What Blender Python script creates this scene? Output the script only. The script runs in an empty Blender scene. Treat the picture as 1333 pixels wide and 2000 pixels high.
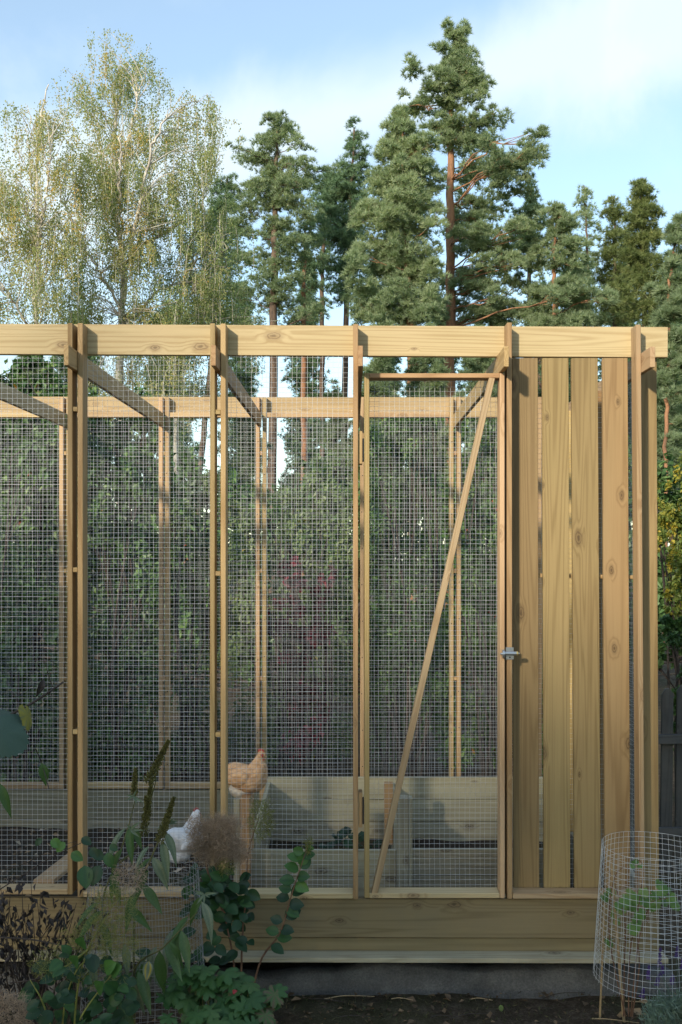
import bpy, bmesh, math, random
import numpy as np
from mathutils import Vector, Matrix

random.seed(7)
rng = np.random.default_rng(7)
C = bpy.context.scene.collection
SC = bpy.context.scene
R = math.radians

# ------------------------------------------------------------------ camera
ZC, F, X0, Y0, D = 1.77, 1944.0, 689.0, 1075.0, 3.888
cam_data = bpy.data.cameras.new('camera')
cam = bpy.data.objects.new('camera', cam_data)
C.objects.link(cam)
cam.location = (0, 0, ZC)
cam.rotation_euler = (R(90), 0, 0)
cam_data.sensor_fit = 'VERTICAL'
cam_data.sensor_height = 36.0
cam_data.lens = 35.0
cam_data.shift_x = -22.5 / 2000
cam_data.shift_y = 75.0 / 2000
cam_data.clip_start = 0.05
cam_data.clip_end = 1000
SC.camera = cam

# ------------------------------------------------------------------ sky and sun
SUN_AZ, SUN_EL = R(180 + 30), R(21)          # clockwise from +Y (north); behind the camera and to its left
SUN_DIR = Vector((math.sin(SUN_AZ) * math.cos(SUN_EL), math.cos(SUN_AZ) * math.cos(SUN_EL), math.sin(SUN_EL)))
world = bpy.data.worlds.new('World')
SC.world = world
world.use_nodes = True
wn, wl = world.node_tree.nodes, world.node_tree.links
wn.clear()
w_out = wn.new('ShaderNodeOutputWorld')
w_bg = wn.new('ShaderNodeBackground')
w_bg.inputs['Strength'].default_value = 0.13
w_sky = wn.new('ShaderNodeTexSky')
w_sky.sky_type = 'NISHITA'
w_sky.sun_disc = False
w_sky.sun_elevation = SUN_EL
w_sky.sun_rotation = SUN_AZ
w_sky.air_density = 1.0
w_sky.dust_density = 0.7
w_sky.ozone_density = 1.0
w_tc = wn.new('ShaderNodeTexCoord')
def wnoise(scale, detail, rough, vec, dist=0.0):
    n = wn.new('ShaderNodeTexNoise')
    n.inputs['Scale'].default_value = scale
    n.inputs['Detail'].default_value = detail
    n.inputs['Roughness'].default_value = rough
    n.inputs['Distortion'].default_value = dist
    wl.new(vec, n.inputs['Vector'])
    return n.outputs['Fac']
def wmath(op, a, b=None, c=None):
    n = wn.new('ShaderNodeMath'); n.operation = op
    for i, v in enumerate((a, b, c)):
        if v is None: continue
        if isinstance(v, (int, float)): n.inputs[i].default_value = v
        else: wl.new(v, n.inputs[i])
    return n.outputs[0]
def wdot(vec, xyz):
    n = wn.new('ShaderNodeVectorMath'); n.operation = 'DOT_PRODUCT'
    wl.new(vec, n.inputs[0]); n.inputs[1].default_value = xyz
    return n.outputs['Value']
wdir = w_tc.outputs['Generated']
# a broad bank of thin cloud running round the sky (a great circle), broken up by noise
band_n = Vector((-0.242, -0.392, 0.889)).normalized()
bd = wmath('ABSOLUTE', wmath('SUBTRACT', wdot(wdir, band_n), 0.0))
band = wn.new('ShaderNodeMapRange'); band.interpolation_type = 'SMOOTHSTEP'
wl.new(wmath('ADD', bd, wmath('MULTIPLY', wmath('SUBTRACT', wnoise(3.2, 6, 0.6, wdir, 0.4), 0.5), 0.16)), band.inputs['Value'])
band.inputs['From Min'].default_value = 0.082; band.inputs['From Max'].default_value = 0.015
puff = wn.new('ShaderNodeMapRange'); puff.interpolation_type = 'SMOOTHSTEP'
wl.new(wnoise(2.6, 7, 0.58, wdir, 0.3), puff.inputs['Value'])
puff.inputs['From Min'].default_value = 0.50; puff.inputs['From Max'].default_value = 0.74
cl = wmath('MINIMUM', wmath('ADD', wmath('MULTIPLY', band.outputs[0], 0.82), wmath('MULTIPLY', puff.outputs[0], 0.55)), 0.93)
cl = wmath('ADD', wmath('MULTIPLY', cl, 0.78), 0.20)
w_mix = wn.new('ShaderNodeMix'); w_mix.data_type = 'RGBA'
wl.new(cl, w_mix.inputs[0])
w_tint = wn.new('ShaderNodeMix'); w_tint.data_type = 'RGBA'; w_tint.blend_type = 'MULTIPLY'; w_tint.inputs[0].default_value = 1.0
wl.new(w_sky.outputs[0], w_tint.inputs[6]); w_tint.inputs[7].default_value = (1.16, 1.25, 1.22, 1)
wl.new(w_tint.outputs[2], w_mix.inputs[6])
w_mix.inputs[7].default_value = (4.1, 4.65, 4.95, 1)
wl.new(w_mix.outputs[2], w_bg.inputs['Color'])
wl.new(w_bg.outputs[0], w_out.inputs['Surface'])

sun_data = bpy.data.lights.new('sun', 'SUN')
sun_data.energy = 2.9
sun_data.angle = R(2.5)
sun_data.color = (1.0, 0.87, 0.68)
sun = bpy.data.objects.new('sun', sun_data)
C.objects.link(sun)
sun.rotation_euler = SUN_DIR.to_track_quat('Z', 'Y').to_euler()
sun.location = SUN_DIR * 60

SC.view_settings.view_transform = 'Standard'
SC.view_settings.look = 'None'
SC.view_settings.gamma = 1.0
SC.view_settings.use_curve_mapping = False
SC.view_settings.exposure = 0.87
SC.render.engine = 'CYCLES'
SC.cycles.max_bounces = 8
SC.cycles.transparent_max_bounces = 8

# ------------------------------------------------------------------ helpers
def P(px, py, Y):
    """the point of the place that lies at distance Y along the line of sight of a photograph pixel"""
    return Vector(((px - X0) * Y / F, Y, ZC + (Y0 - py) * Y / F))

W = {}                                   # world matrices of the things and parts built so far
def attach(o, parent, M):
    if parent is not None:
        o.parent = parent
        o.matrix_basis = W[parent.name].inverted() @ M
    else:
        o.matrix_basis = M
    W[o.name] = M.copy()
    return o
def tag(o, label=None, cat=None, group=None, kind=None):
    if label: o['label'] = label
    if cat: o['category'] = cat
    if group: o['group'] = group
    if kind: o['kind'] = kind
    return o
def thing(name, label, cat, loc=(0, 0, 0), group=None):
    o = bpy.data.objects.new(name, None)
    o.empty_display_size = 0.1
    C.objects.link(o)
    attach(o, None, Matrix.Translation(Vector(loc)))
    return tag(o, label, cat, group)
def link(name, me, parent=None, M=None):
    o = bpy.data.objects.new(name, me)
    C.objects.link(o)
    return attach(o, parent, M if M is not None else Matrix())

def np_mesh(name, v, f, mat, tint=None, smooth=False, mats=None, midx=None):
    """v (n,3), f (m,k): one mesh from arrays; tint: a number per vertex"""
    v = np.asarray(v, dtype=np.float32); f = np.asarray(f, dtype=np.int32)
    me = bpy.data.meshes.new(name)
    me.vertices.add(len(v)); me.vertices.foreach_set('co', v.ravel())
    k = f.shape[1]
    me.loops.add(f.size); me.loops.foreach_set('vertex_index', f.ravel())
    me.polygons.add(len(f)); me.polygons.foreach_set('loop_start', np.arange(0, f.size, k, dtype=np.int32))
    me.polygons.foreach_set('use_smooth', np.full(len(f), smooth, dtype=bool))
    if tint is not None:
        a = me.attributes.new('tint', 'FLOAT', 'POINT')
        a.data.foreach_set('value', np.asarray(tint, dtype=np.float32))
    for m in (mats or [mat]): me.materials.append(m)
    if midx is not None: me.polygons.foreach_set('material_index', np.asarray(midx, dtype=np.int32))
    me.update(calc_edges=True)
    me.validate()
    return me

def tubes(paths, sides=5, wob=None):
    """paths: list of (points (n,3), radii) -> verts, quads of open tubes with closed tips"""
    V, Fc, off = [], [], 0
    ang = np.arange(sides) * 2 * np.pi / sides
    ca, sa = np.cos(ang), np.sin(ang)
    for pts, rad in paths:
        pts = np.asarray(pts, dtype=float); n = len(pts)
        rad = np.atleast_1d(np.asarray(rad, dtype=float))
        rad = np.interp(np.linspace(0, 1, n), np.linspace(0, 1, len(rad)), rad) if len(rad) > 1 else np.full(n, rad[0])
        t = np.gradient(pts, axis=0)
        t /= np.linalg.norm(t, axis=1, keepdims=True) + 1e-12
        ref = np.array([0.0, 0, 1]) if abs(t[:, 2]).mean() < 0.8 else np.array([1.0, 0, 0])
        a = np.cross(t, ref); a /= np.linalg.norm(a, axis=1, keepdims=True) + 1e-12
        b = np.cross(t, a)
        ring = pts[:, None] + rad[:, None, None] * (a[:, None] * ca[None, :, None] + b[:, None] * sa[None, :, None])
        V.append(ring.reshape(-1, 3))
        i = np.arange(n - 1)[:, None] * sides; j = np.arange(sides)[None]; j2 = (j + 1) % sides
        q = np.stack([i + j, i + j2, i + sides + j2, i + sides + j], -1).reshape(-1, 4) + off
        Fc.append(q)
        off += n * sides
    return np.concatenate(V), np.concatenate(Fc)

def curve(pts, n=12):
    """Catmull-Rom through control points"""
    p = np.asarray([tuple(q) for q in pts], dtype=float)
    if len(p) == 2:
        t = np.linspace(0, 1, n)[:, None]; return p[0] * (1 - t) + p[1] * t
    e = np.concatenate([[2 * p[0] - p[1]], p, [2 * p[-1] - p[-2]]])
    out = []
    m = max(2, n // (len(p) - 1))
    for i in range(len(p) - 1):
        t = np.linspace(0, 1, m, endpoint=False)[:, None]
        a, b, c, d = e[i], e[i + 1], e[i + 2], e[i + 3]
        out.append(0.5 * (2 * b + (c - a) * t + (2 * a - 5 * b + 4 * c - d) * t ** 2 + (3 * b - a - 3 * c + d) * t ** 3))
    out.append(p[-1:])
    return np.concatenate(out)

def unit(a):
    return a / (np.linalg.norm(a, axis=-1, keepdims=True) + 1e-9)
def rand_dirs(n):
    return unit(rng.normal(size=(n, 3)))

# ------------------------------------------------------------------ materials
def new_mat(name):
    m = bpy.data.materials.new(name); m.use_nodes = True
    nt = m.node_tree; nt.nodes.clear()
    out = nt.nodes.new('ShaderNodeOutputMaterial')
    return m, nt, out
class N:
    """a few shorthands for one node tree"""
    def __init__(s, nt): s.nt = nt
    def node(s, t, **kw):
        n = s.nt.nodes.new(t)
        for k, v in kw.items(): setattr(n, k, v)
        return n
    def put(s, sock, v):
        if v is None: return
        if hasattr(v, 'is_linked'): s.nt.links.new(v, sock)
        else: sock.default_value = v
    def math(s, op, a, b=None, c=None, clamp=False):
        n = s.node('ShaderNodeMath', operation=op); n.use_clamp = clamp
        for i, v in enumerate((a, b, c)): s.put(n.inputs[i], v)
        return n.outputs[0]
    def vmath(s, op, a, b=None):
        n = s.node('ShaderNodeVectorMath', operation=op)
        s.put(n.inputs[0], a); s.put(n.inputs[1], b)
        return n.outputs[0]
    def noise(s, vec, scale, detail=4, rough=0.55, dist=0.0):
        n = s.node('ShaderNodeTexNoise')
        s.put(n.inputs['Vector'], vec)
        for k, v in (('Scale', scale), ('Detail', detail), ('Roughness', rough), ('Distortion', dist)): n.inputs[k].default_value = v
        return n.outputs['Fac']
    def mix(s, fac, a, b, blend='MIX'):
        n = s.node('ShaderNodeMix', data_type='RGBA', blend_type=blend)
        s.put(n.inputs[0], fac); s.put(n.inputs[6], a); s.put(n.inputs[7], b)
        return n.outputs[2]
    def ramp(s, fac, stops):
        n = s.node('ShaderNodeValToRGB'); e = n.color_ramp.elements
        while len(e) < len(stops): e.new(0.5)
        for i, (p, c) in enumerate(stops):
            e[i].position = p; e[i].color = (*c, 1) if len(c) == 3 else c
        s.put(n.inputs[0], fac)
        return n.outputs[0]
    def maprange(s, v, a, b, c=0.0, d=1.0, smooth=True):
        n = s.node('ShaderNodeMapRange')
        if smooth: n.interpolation_type = 'SMOOTHSTEP'
        s.put(n.inputs['Value'], v)
        for k, q in (('From Min', a), ('From Max', b), ('To Min', c), ('To Max', d)): n.inputs[k].default_value = q
        return n.outputs[0]
    def bump(s, h, strength, dist=0.002, normal=None):
        n = s.node('ShaderNodeBump')
        n.inputs['Strength'].default_value = strength; n.inputs['Distance'].default_value = dist
        s.put(n.inputs['Height'], h)
        if normal: s.put(n.inputs['Normal'], normal)
        return n.outputs[0]
    def principled(s, out, col, rough=0.6, normal=None, spec=0.5, metal=0.0, **kw):
        n = s.node('ShaderNodeBsdfPrincipled')
        s.put(n.inputs['Base Color'], col if hasattr(col, 'is_linked') else (*col, 1))
        s.put(n.inputs['Roughness'], rough); n.inputs['Metallic'].default_value = metal
        n.inputs['Specular IOR Level'].default_value = spec
        if normal: s.put(n.inputs['Normal'], normal)
        if out: s.nt.links.new(n.outputs[0], out.inputs['Surface'])
        return n
def c3(*c): return (*c, 1.0)

def wood(name, light, dark, knotc, ringf=1.0, dirt=0.0, knots=1.0, rough=0.62):
    """softwood board; the grain runs along the board's own X axis, every object its own cut"""
    m, nt, out = new_mat(name); n = N(nt)
    tc = n.node('ShaderNodeTexCoord'); oi = n.node('ShaderNodeObjectInfo')
    rnd = oi.outputs['Random']
    comb = n.node('ShaderNodeCombineXYZ')
    n.put(comb.inputs[0], n.math('MULTIPLY', rnd, 57.3)); n.put(comb.inputs[1], n.math('MULTIPLY', rnd, 31.7)); n.put(comb.inputs[2], n.math('MULTIPLY', rnd, 83.1))
    p = n.vmath('ADD', tc.outputs['Object'], comb.outputs[0])
    # knots: cells stretched along the grain; the rings flow round them
    sx = n.node('ShaderNodeSeparateXYZ'); n.put(sx.inputs[0], p)
    ck = n.node('ShaderNodeCombineXYZ')
    n.put(ck.inputs[0], n.math('MULTIPLY', sx.outputs[0], 3.4))
    n.put(ck.inputs[1], n.math('MULTIPLY', n.math('ADD', sx.outputs[1], sx.outputs[2]), 7.0))
    vor = n.node('ShaderNodeTexVoronoi', feature='F1', voronoi_dimensions='2D'); n.put(vor.inputs['Vector'], ck.outputs[0])
    vor.inputs['Scale'].default_value = 1.0; vor.inputs['Randomness'].default_value = 1.0
    sc = n.node('ShaderNodeSeparateColor'); n.put(sc.inputs[0], vor.outputs['Color'])
    ksize = n.math('ADD', 1.35, n.math('MULTIPLY', n.math('POWER', sc.outputs[0], 2.0), 2.6))
    wob = n.noise(p, 60, 3)
    kd = n.math('ADD', n.math('MULTIPLY', vor.outputs['Distance'], ksize), n.math('MULTIPLY', n.math('SUBTRACT', wob, 0.5), 0.10))
    near = n.maprange(kd, 0.42, 0.06)
    # growth rings
    pg = n.vmath('MULTIPLY', p, (0.28, 9.0, 9.0))
    g = n.noise(pg, 1.0, 2.5, 0.45, 0.25)
    ph = n.math('ADD', n.math('MULTIPLY', g, 34.0 * ringf), n.math('MULTIPLY', n.math('MULTIPLY', near, 3.0), n.math('GREATER_THAN', sc.outputs[1], 0.48)))
    ring = n.math('ADD', n.math('MULTIPLY', n.math('SINE', n.math('MULTIPLY', ph, 2.6)), 0.5), 0.5)
    ring = n.math('POWER', ring, 2.2)
    fib = n.noise(n.vmath('MULTIPLY', p, (5.0, 260.0, 260.0)), 1.0, 3, 0.6)
    broad = n.noise(n.vmath('MULTIPLY', p, (1.3, 5.0, 5.0)), 1.0, 3, 0.6)
    fac = n.math('ADD', n.math('ADD', n.math('MULTIPLY', ring, 0.33), n.math('MULTIPLY', fib, 0.40)), n.math('MULTIPLY', broad, 0.55), clamp=True)
    col = n.ramp(fac, [(0.22, light), (0.62, tuple(0.5 * (a + b) for a, b in zip(light, dark))), (0.98, dark)])
    # per-board tone, a greenish tint of the preservative in patches
    tone = n.mix(n.math('MULTIPLY', n.noise(n.vmath('MULTIPLY', p, (2.2, 7, 7)), 1.0, 3), 0.55), c3(1, 1, 1), c3(0.83, 0.93, 0.83))
    col = n.mix(1.0, col, tone, 'MULTIPLY')
    hsv = n.node('ShaderNodeHueSaturation')
    n.put(hsv.inputs['Color'], col)
    n.put(hsv.inputs['Value'], n.math('ADD', 0.80, n.math('MULTIPLY', n.math('FRACT', n.math('MULTIPLY', rnd, 13.7)), 0.40)))
    n.put(hsv.inputs['Hue'], n.math('ADD', 0.486, n.math('MULTIPLY', n.math('FRACT', n.math('MULTIPLY', rnd, 7.3)), 0.022)))
    col = hsv.outputs[0]
    if knots > 0:
        pick = n.math('GREATER_THAN', sc.outputs[1], 0.48)
        halo = n.maprange(kd, 0.26, 0.10, 0.0, 0.48 * knots)
        col = n.mix(n.math('MULTIPLY', halo, pick), col, c3(*[0.55 * d + 0.45 * k for d, k in zip(dark, knotc)]))
        rim = n.maprange(n.math('ABSOLUTE', n.math('SUBTRACT', kd, 0.110)), 0.030, 0.0, 0.0, 0.58 * knots)
        col = n.mix(n.math('MULTIPLY', rim, pick), col, c3(*knotc))
        core = n.maprange(kd, 0.08, 0.02, 0.0, 0.7 * knots)
        col = n.mix(n.math('MULTIPLY', core, pick), col, c3(*[0.8 * k for k in knotc]))
    # dirt and grey weathering spots
    spots = n.maprange(n.noise(p, 55, 4, 0.7), 0.66, 0.80, 0.0, 0.20 + dirt * 0.5)
    col = n.mix(spots, col, c3(0.075, 0.062, 0.045))
    if dirt > 0:
        grey = n.maprange(n.noise(p, 5.0, 6, 0.7), 0.35, 0.75, 0.0, dirt)
        col = n.mix(grey, col, c3(0.16, 0.145, 0.115))
    h = n.math('ADD', n.math('MULTIPLY', fib, 0.6), n.math('MULTIPLY', ring, 0.4))
    n.principled(out, col, rough, n.bump(h, 0.35, 0.0012), spec=0.28)
    return m

M_WOOD = wood('pine_board', (0.50, 0.375, 0.215), (0.31, 0.205, 0.098), (0.105, 0.064, 0.034))
M_BEAM = wood('pine_beam', (0.54, 0.42, 0.255), (0.345, 0.235, 0.12), (0.13, 0.082, 0.048), ringf=1.2, knots=0.9)
M_CLAD = wood('pine_cladding', (0.315, 0.226, 0.110), (0.185, 0.122, 0.053), (0.078, 0.048, 0.027), ringf=1.35)
M_STILE = wood('pine_batten', (0.46, 0.33, 0.165), (0.27, 0.17, 0.068), (0.11, 0.065, 0.035), ringf=1.3, knots=0.6)
M_RED = wood('pine_heartwood', (0.45, 0.305, 0.155), (0.29, 0.175, 0.078), (0.12, 0.06, 0.033), ringf=1.2, knots=0.5)
M_PINK = wood('pine_inner_batten', (0.53, 0.385, 0.225), (0.35, 0.23, 0.115), (0.12, 0.065, 0.035), ringf=1.2, knots=0.6)
M_GREY = wood('weathered_plank', (0.43, 0.395, 0.29), (0.27, 0.235, 0.16), (0.085, 0.062, 0.044), ringf=1.2, dirt=0.25)
M_BASE = wood('base_plank', (0.33, 0.255, 0.145), (0.20, 0.145, 0.075), (0.065, 0.043, 0.026), ringf=1.1, dirt=0.18)
M_OLD = wood('old_grey_picket', (0.10, 0.10, 0.105), (0.05, 0.048, 0.05), (0.02, 0.018, 0.016), dirt=0.3)

def leafmat(name, stops, rough=0.5, trans=0.35, vein=False, scale=0.0, spec=0.35):
    """foliage: colour from each leaf's own tint, part of the light passing through"""
    m, nt, out = new_mat(name); n = N(nt)
    at = n.node('ShaderNodeAttribute', attribute_name='tint')
    col = n.ramp(at.outputs['Fac'], stops)
    if scale:
        tc = n.node('ShaderNodeTexCoord')
        k = n.noise(tc.outputs['Object'], scale, 4, 0.6)
        col = n.mix(n.maprange(k, 0.3, 0.75, 0.0, 0.5), col, n.mix(1.0, col, c3(0.55, 0.60, 0.45), 'MULTIPLY'))
    pr = n.principled(None, col, rough, spec=spec)
    tr = n.node('ShaderNodeBsdfTranslucent')
    n.put(tr.inputs['Color'], n.mix(1.0, col, c3(1.25, 1.35, 0.7), 'MULTIPLY'))
    mx = n.node('ShaderNodeMixShader'); mx.inputs[0].default_value = trans
    nt.links.new(pr.outputs[0], mx.inputs[1]); nt.links.new(tr.outputs[0], mx.inputs[2])
    nt.links.new(mx.outputs[0], out.inputs['Surface'])
    return m
def plain(name, col, rough=0.7, metal=0.0, bump=0.0, bscale=40, var=0.25, spec=0.4):
    m, nt, out = new_mat(name); n = N(nt)
    tc = n.node('ShaderNodeTexCoord')
    k = n.noise(tc.outputs['Object'], bscale, 5, 0.6)
    c = n.mix(n.maprange(k, 0.3, 0.7, 0, 1), c3(*[x * (1 - var) for x in col]), c3(*[min(1, x * (1 + var)) for x in col]))
    n.principled(out, c, rough, n.bump(k, bump, 0.003) if bump else None, metal=metal, spec=spec)
    return m

M_WIRE = plain('galvanised_wire', (0.60, 0.62, 0.64), 0.42, 0.5, var=0.12)
M_DULL = plain('dull_old_wire', (0.30, 0.31, 0.32), 0.5, 0.4, var=0.15)
M_CAGE = plain('bright_galvanised_wire', (0.70, 0.73, 0.76), 0.4, 0.5, var=0.12)
M_ZINC = plain('zinc_plated_steel', (0.40, 0.44, 0.48), 0.3, 0.8, var=0.12)
M_BRASS = plain('yellow_brass', (0.65, 0.50, 0.20), 0.35, 0.8, var=0.1)
M_BLACK = plain('black_hinge_steel', (0.02, 0.02, 0.024), 0.5, 0.3)
M_BIRCHL = leafmat('birch_leaves', [(0.0, (0.14, 0.20, 0.085)), (0.42, (0.27, 0.325, 0.15)), (0.72, (0.40, 0.395, 0.19)), (0.93, (0.50, 0.40, 0.14)), (1.0, (0.52, 0.33, 0.08))], 0.5, 0.45)
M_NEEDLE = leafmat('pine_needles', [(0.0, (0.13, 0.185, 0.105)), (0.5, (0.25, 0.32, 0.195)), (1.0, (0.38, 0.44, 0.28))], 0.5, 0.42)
M_NEEDLED = leafmat('dark_pine_needles', [(0.0, (0.065, 0.125, 0.065)), (0.6, (0.13, 0.215, 0.115)), (1.0, (0.22, 0.30, 0.16))], 0.5, 0.2)
M_SPRUCE = leafmat('spruce_needles', [(0.0, (0.085, 0.12, 0.045)), (0.6, (0.175, 0.22, 0.085)), (1.0, (0.29, 0.31, 0.13))], 0.5, 0.35)
M_BUSH = leafmat('shrub_leaves', [(0.0, (0.036, 0.080, 0.028)), (0.6, (0.11, 0.20, 0.066)), (0.94, (0.22, 0.32, 0.11)), (0.96, (0.32, 0.17, 0.03)), (1.0, (0.30, 0.06, 0.03))], 0.42, 0.3)
M_BUSHL = leafmat('pale_shrub_leaves', [(0.0, (0.07, 0.12, 0.045)), (0.6, (0.155, 0.22, 0.09)), (0.95, (0.29, 0.34, 0.16)), (1.0, (0.33, 0.26, 0.06))], 0.42, 0.32)
M_BUSHR = leafmat('red_shrub_leaves', [(0.0, (0.045, 0.06, 0.035)), (0.45, (0.10, 0.05, 0.05)), (0.7, (0.20, 0.045, 0.065)), (1.0, (0.36, 0.05, 0.07))], 0.45, 0.3)
M_BUSHY = leafmat('yellowing_shrub_leaves', [(0.0, (0.07, 0.12, 0.03)), (0.55, (0.17, 0.22, 0.05)), (0.8, (0.38, 0.34, 0.06)), (1.0, (0.55, 0.40, 0.05))], 0.45, 0.35)
M_DEAD = leafmat('dark_withered_leaves', [(0.0, (0.018, 0.016, 0.017)), (1.0, (0.05, 0.042, 0.042))], 0.6, 0.1)
M_LITTER = leafmat('fallen_leaves', [(0.0, (0.05, 0.035, 0.022)), (0.6, (0.14, 0.095, 0.06)), (0.9, (0.30, 0.20, 0.11)), (1.0, (0.50, 0.44, 0.36))], 0.7, 0.1)
M_GRASS = leafmat('sparse_grass', [(0.0, (0.035, 0.045, 0.016)), (0.6, (0.075, 0.085, 0.028)), (1.0, (0.20, 0.16, 0.08))], 0.6, 0.2)
M_LANCE = leafmat('long_green_leaf', [(0.0, (0.055, 0.105, 0.035)), (0.5, (0.075, 0.145, 0.042)), (0.85, (0.13, 0.18, 0.11)), (0.97, (0.20, 0.235, 0.18)), (1.0, (0.55, 0.40, 0.04))], 0.45, 0.28, scale=30)
M_ROUND = leafmat('round_green_leaf', [(0.0, (0.020, 0.052, 0.027)), (0.6, (0.032, 0.085, 0.034)), (1.0, (0.085, 0.20, 0.045))], 0.4, 0.25, scale=30)
M_LOBED = leafmat('lobed_green_leaf', [(0.0, (0.032, 0.09, 0.034)), (0.6, (0.055, 0.135, 0.042)), (0.9, (0.08, 0.15, 0.05)), (1.0, (0.15, 0.105, 0.07))], 0.5, 0.28, scale=25)
M_VINE = leafmat('bluish_vine_leaf', [(0.0, (0.045, 0.085, 0.065)), (0.75, (0.075, 0.12, 0.095)), (1.0, (0.22, 0.20, 0.04))], 0.65, 0.15, scale=45, spec=.2)
M_CAGED = leafmat('fresh_green_leaf', [(0.0, (0.075, 0.155, 0.045)), (0.6, (0.13, 0.24, 0.065)), (1.0, (0.24, 0.32, 0.11))], 0.45, 0.35, scale=40)
M_SEED = leafmat('olive_seed_heads', [(0.0, (0.065, 0.062, 0.022)), (0.6, (0.15, 0.145, 0.048)), (1.0, (0.24, 0.24, 0.08))], 0.7, 0.1)
M_PLUME = leafmat('smoky_plume_hairs', [(0.0, (0.28, 0.20, 0.14)), (1.0, (0.55, 0.42, 0.31))], 0.7, 0.25)
M_PANICLE = leafmat('yellow_green_panicle', [(0.0, (0.14, 0.16, 0.05)), (1.0, (0.30, 0.30, 0.09))], 0.6, 0.25)
M_LAVF = leafmat('lavender_flowers', [(0.0, (0.065, 0.04, 0.18)), (1.0, (0.17, 0.10, 0.38))], 0.6, 0.2)
M_LAVL = leafmat('lavender_leaves', [(0.0, (0.10, 0.15, 0.12)), (1.0, (0.22, 0.29, 0.22))], 0.6, 0.2)
M_STEM = plain('green_brown_stem', (0.12, 0.12, 0.045), 0.6)
M_STEMB = plain('dark_twig', (0.055, 0.042, 0.034), 0.75, bump=0.3)
M_STEMR = plain('reddish_cane', (0.16, 0.085, 0.05), 0.6)
M_BAMBOO = plain('bamboo_cane', (0.40, 0.29, 0.16), 0.5, var=0.15)
def bark(name, a, b, scale=9, marks=False):
    m, nt, out = new_mat(name); n = N(nt)
    tc = n.node('ShaderNodeTexCoord')
    p = tc.outputs['Object']
    k = n.noise(n.vmath('MULTIPLY', p, (1, 1, 0.35) if not marks else (1, 1, 4.0)), scale, 6, 0.65, 0.3)
    col = n.mix(n.maprange(k, 0.42, 0.62, 0, 1), c3(*a), c3(*b))
    n.principled(out, col, 0.8, n.bump(k, 0.6, 0.02), spec=0.2)
    return m
M_BIRCHB = bark('white_birch_bark', (0.55, 0.52, 0.46), (0.30, 0.27, 0.23), 3.0, True)
M_PINEB = bark('orange_pine_bark', (0.30, 0.155, 0.085), (0.17, 0.095, 0.060))
M_PINEBD = bark('grey_brown_bark', (0.135, 0.095, 0.070), (0.07, 0.052, 0.042))
def soil(name, cols, scale):
    m, nt, out = new_mat(name); n = N(nt)
    tc = n.node('ShaderNodeTexCoord'); p = tc.outputs['Object']
    a = n.noise(p, scale, 9, 0.7); b = n.noise(p, scale * 7, 5, 0.7)
    col = n.ramp(n.math('ADD', n.math('MULTIPLY', a, 0.6), n.math('MULTIPLY', b, 0.4)), [(0.30, cols[0]), (0.5, cols[1]), (0.72, cols[2])])
    moss = n.maprange(n.noise(p, 1.7, 5, 0.6), 0.44, 0.60, 0.0, 0.85)
    col = n.mix(n.math('MULTIPLY', moss, b), col, c3(0.055, 0.065, 0.022))
    n.principled(out, col, 0.95, n.bump(n.math('ADD', a, b), 0.9, 0.02), spec=0.15)
    return m
M_SOIL = soil('garden_soil', ((0.03, 0.022, 0.016), (0.085, 0.064, 0.045), (0.24, 0.195, 0.15)), 12)
M_LITTERG = soil('run_litter', ((0.022, 0.017, 0.013), (0.055, 0.043, 0.034), (0.11, 0.09, 0.07)), 11)
def concrete():
    m, nt, out = new_mat('rough_concrete'); n = N(nt)
    tc = n.node('ShaderNodeTexCoord'); p = tc.outputs['Object']
    a = n.noise(p, 6, 7, 0.65); b = n.noise(p, 130, 5, 0.75)
    col = n.ramp(n.math('ADD', n.math('MULTIPLY', a, 0.55), n.math('MULTIPLY', b, 0.45)), [(0.3, (0.05, 0.05, 0.05)), (0.5, (0.13, 0.13, 0.13)), (0.72, (0.28, 0.275, 0.27))])
    n.principled(out, col, 0.95, n.bump(n.math('ADD', n.math('MULTIPLY', a, 0.6), b), 0.8, 0.012), spec=0.2)
    return m
M_CONC = concrete()
# garden trees behind the camera, the back row added to block sky light: distance towards the sun, sideways, height, crown radius
SHADERS = [(14, -3.4, 7.7, 2.5), (14.5, -.9, 8.0, 2.6), (14, 1.6, 7.6, 2.5), (15, 4.2, 8.2, 2.6), (22, -9, 9.4, 3.2), (22, -3, 9.8, 3.4), (22, 3, 9.7, 3.4), (21, 9, 9.4, 3.4)]
SHADE_LABELS = ['round leafy tree behind the viewer, at the near end of the row', 'round leafy tree behind the viewer, second of the row', 'round leafy tree behind the viewer, third of the row', 'tallest round leafy tree at the far end of the row behind the viewer',
                'unseen tall tree added to block sky light, back row behind the viewer, first', 'unseen tall tree added to block sky light, back row behind the viewer, second', 'unseen tall tree added to block sky light, back row behind the viewer, third', 'unseen tall tree added to block sky light, back row behind the viewer, last']
SIDE_BLOCKERS = [(-2.95, 3.3, 3.2, 1.1), (-5.0, 3.0, 3.5, 1.3), (-6.9, 3.2, 3.4, 1.3), (5.6, -.5, 6.2, 2.0), (6.0, 3.2, 5.8, 1.8), (2.8, -7.5, 6.5, 2.4)]  # unseen: left hazels shade the shrubs, the other trees added to block sky light
SIDE_LABELS = ['tall hazel beside the left end of the run, out of the picture', 'broad hazel farther left of the run, out of the picture', 'third hazel farthest left of the run, out of the picture', 'unseen leafy tree added at the right of the viewer to block sky light', 'unseen leafy tree added right of the run to block sky light', 'unseen leafy tree added behind the viewer on the right to block sky light']

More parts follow.
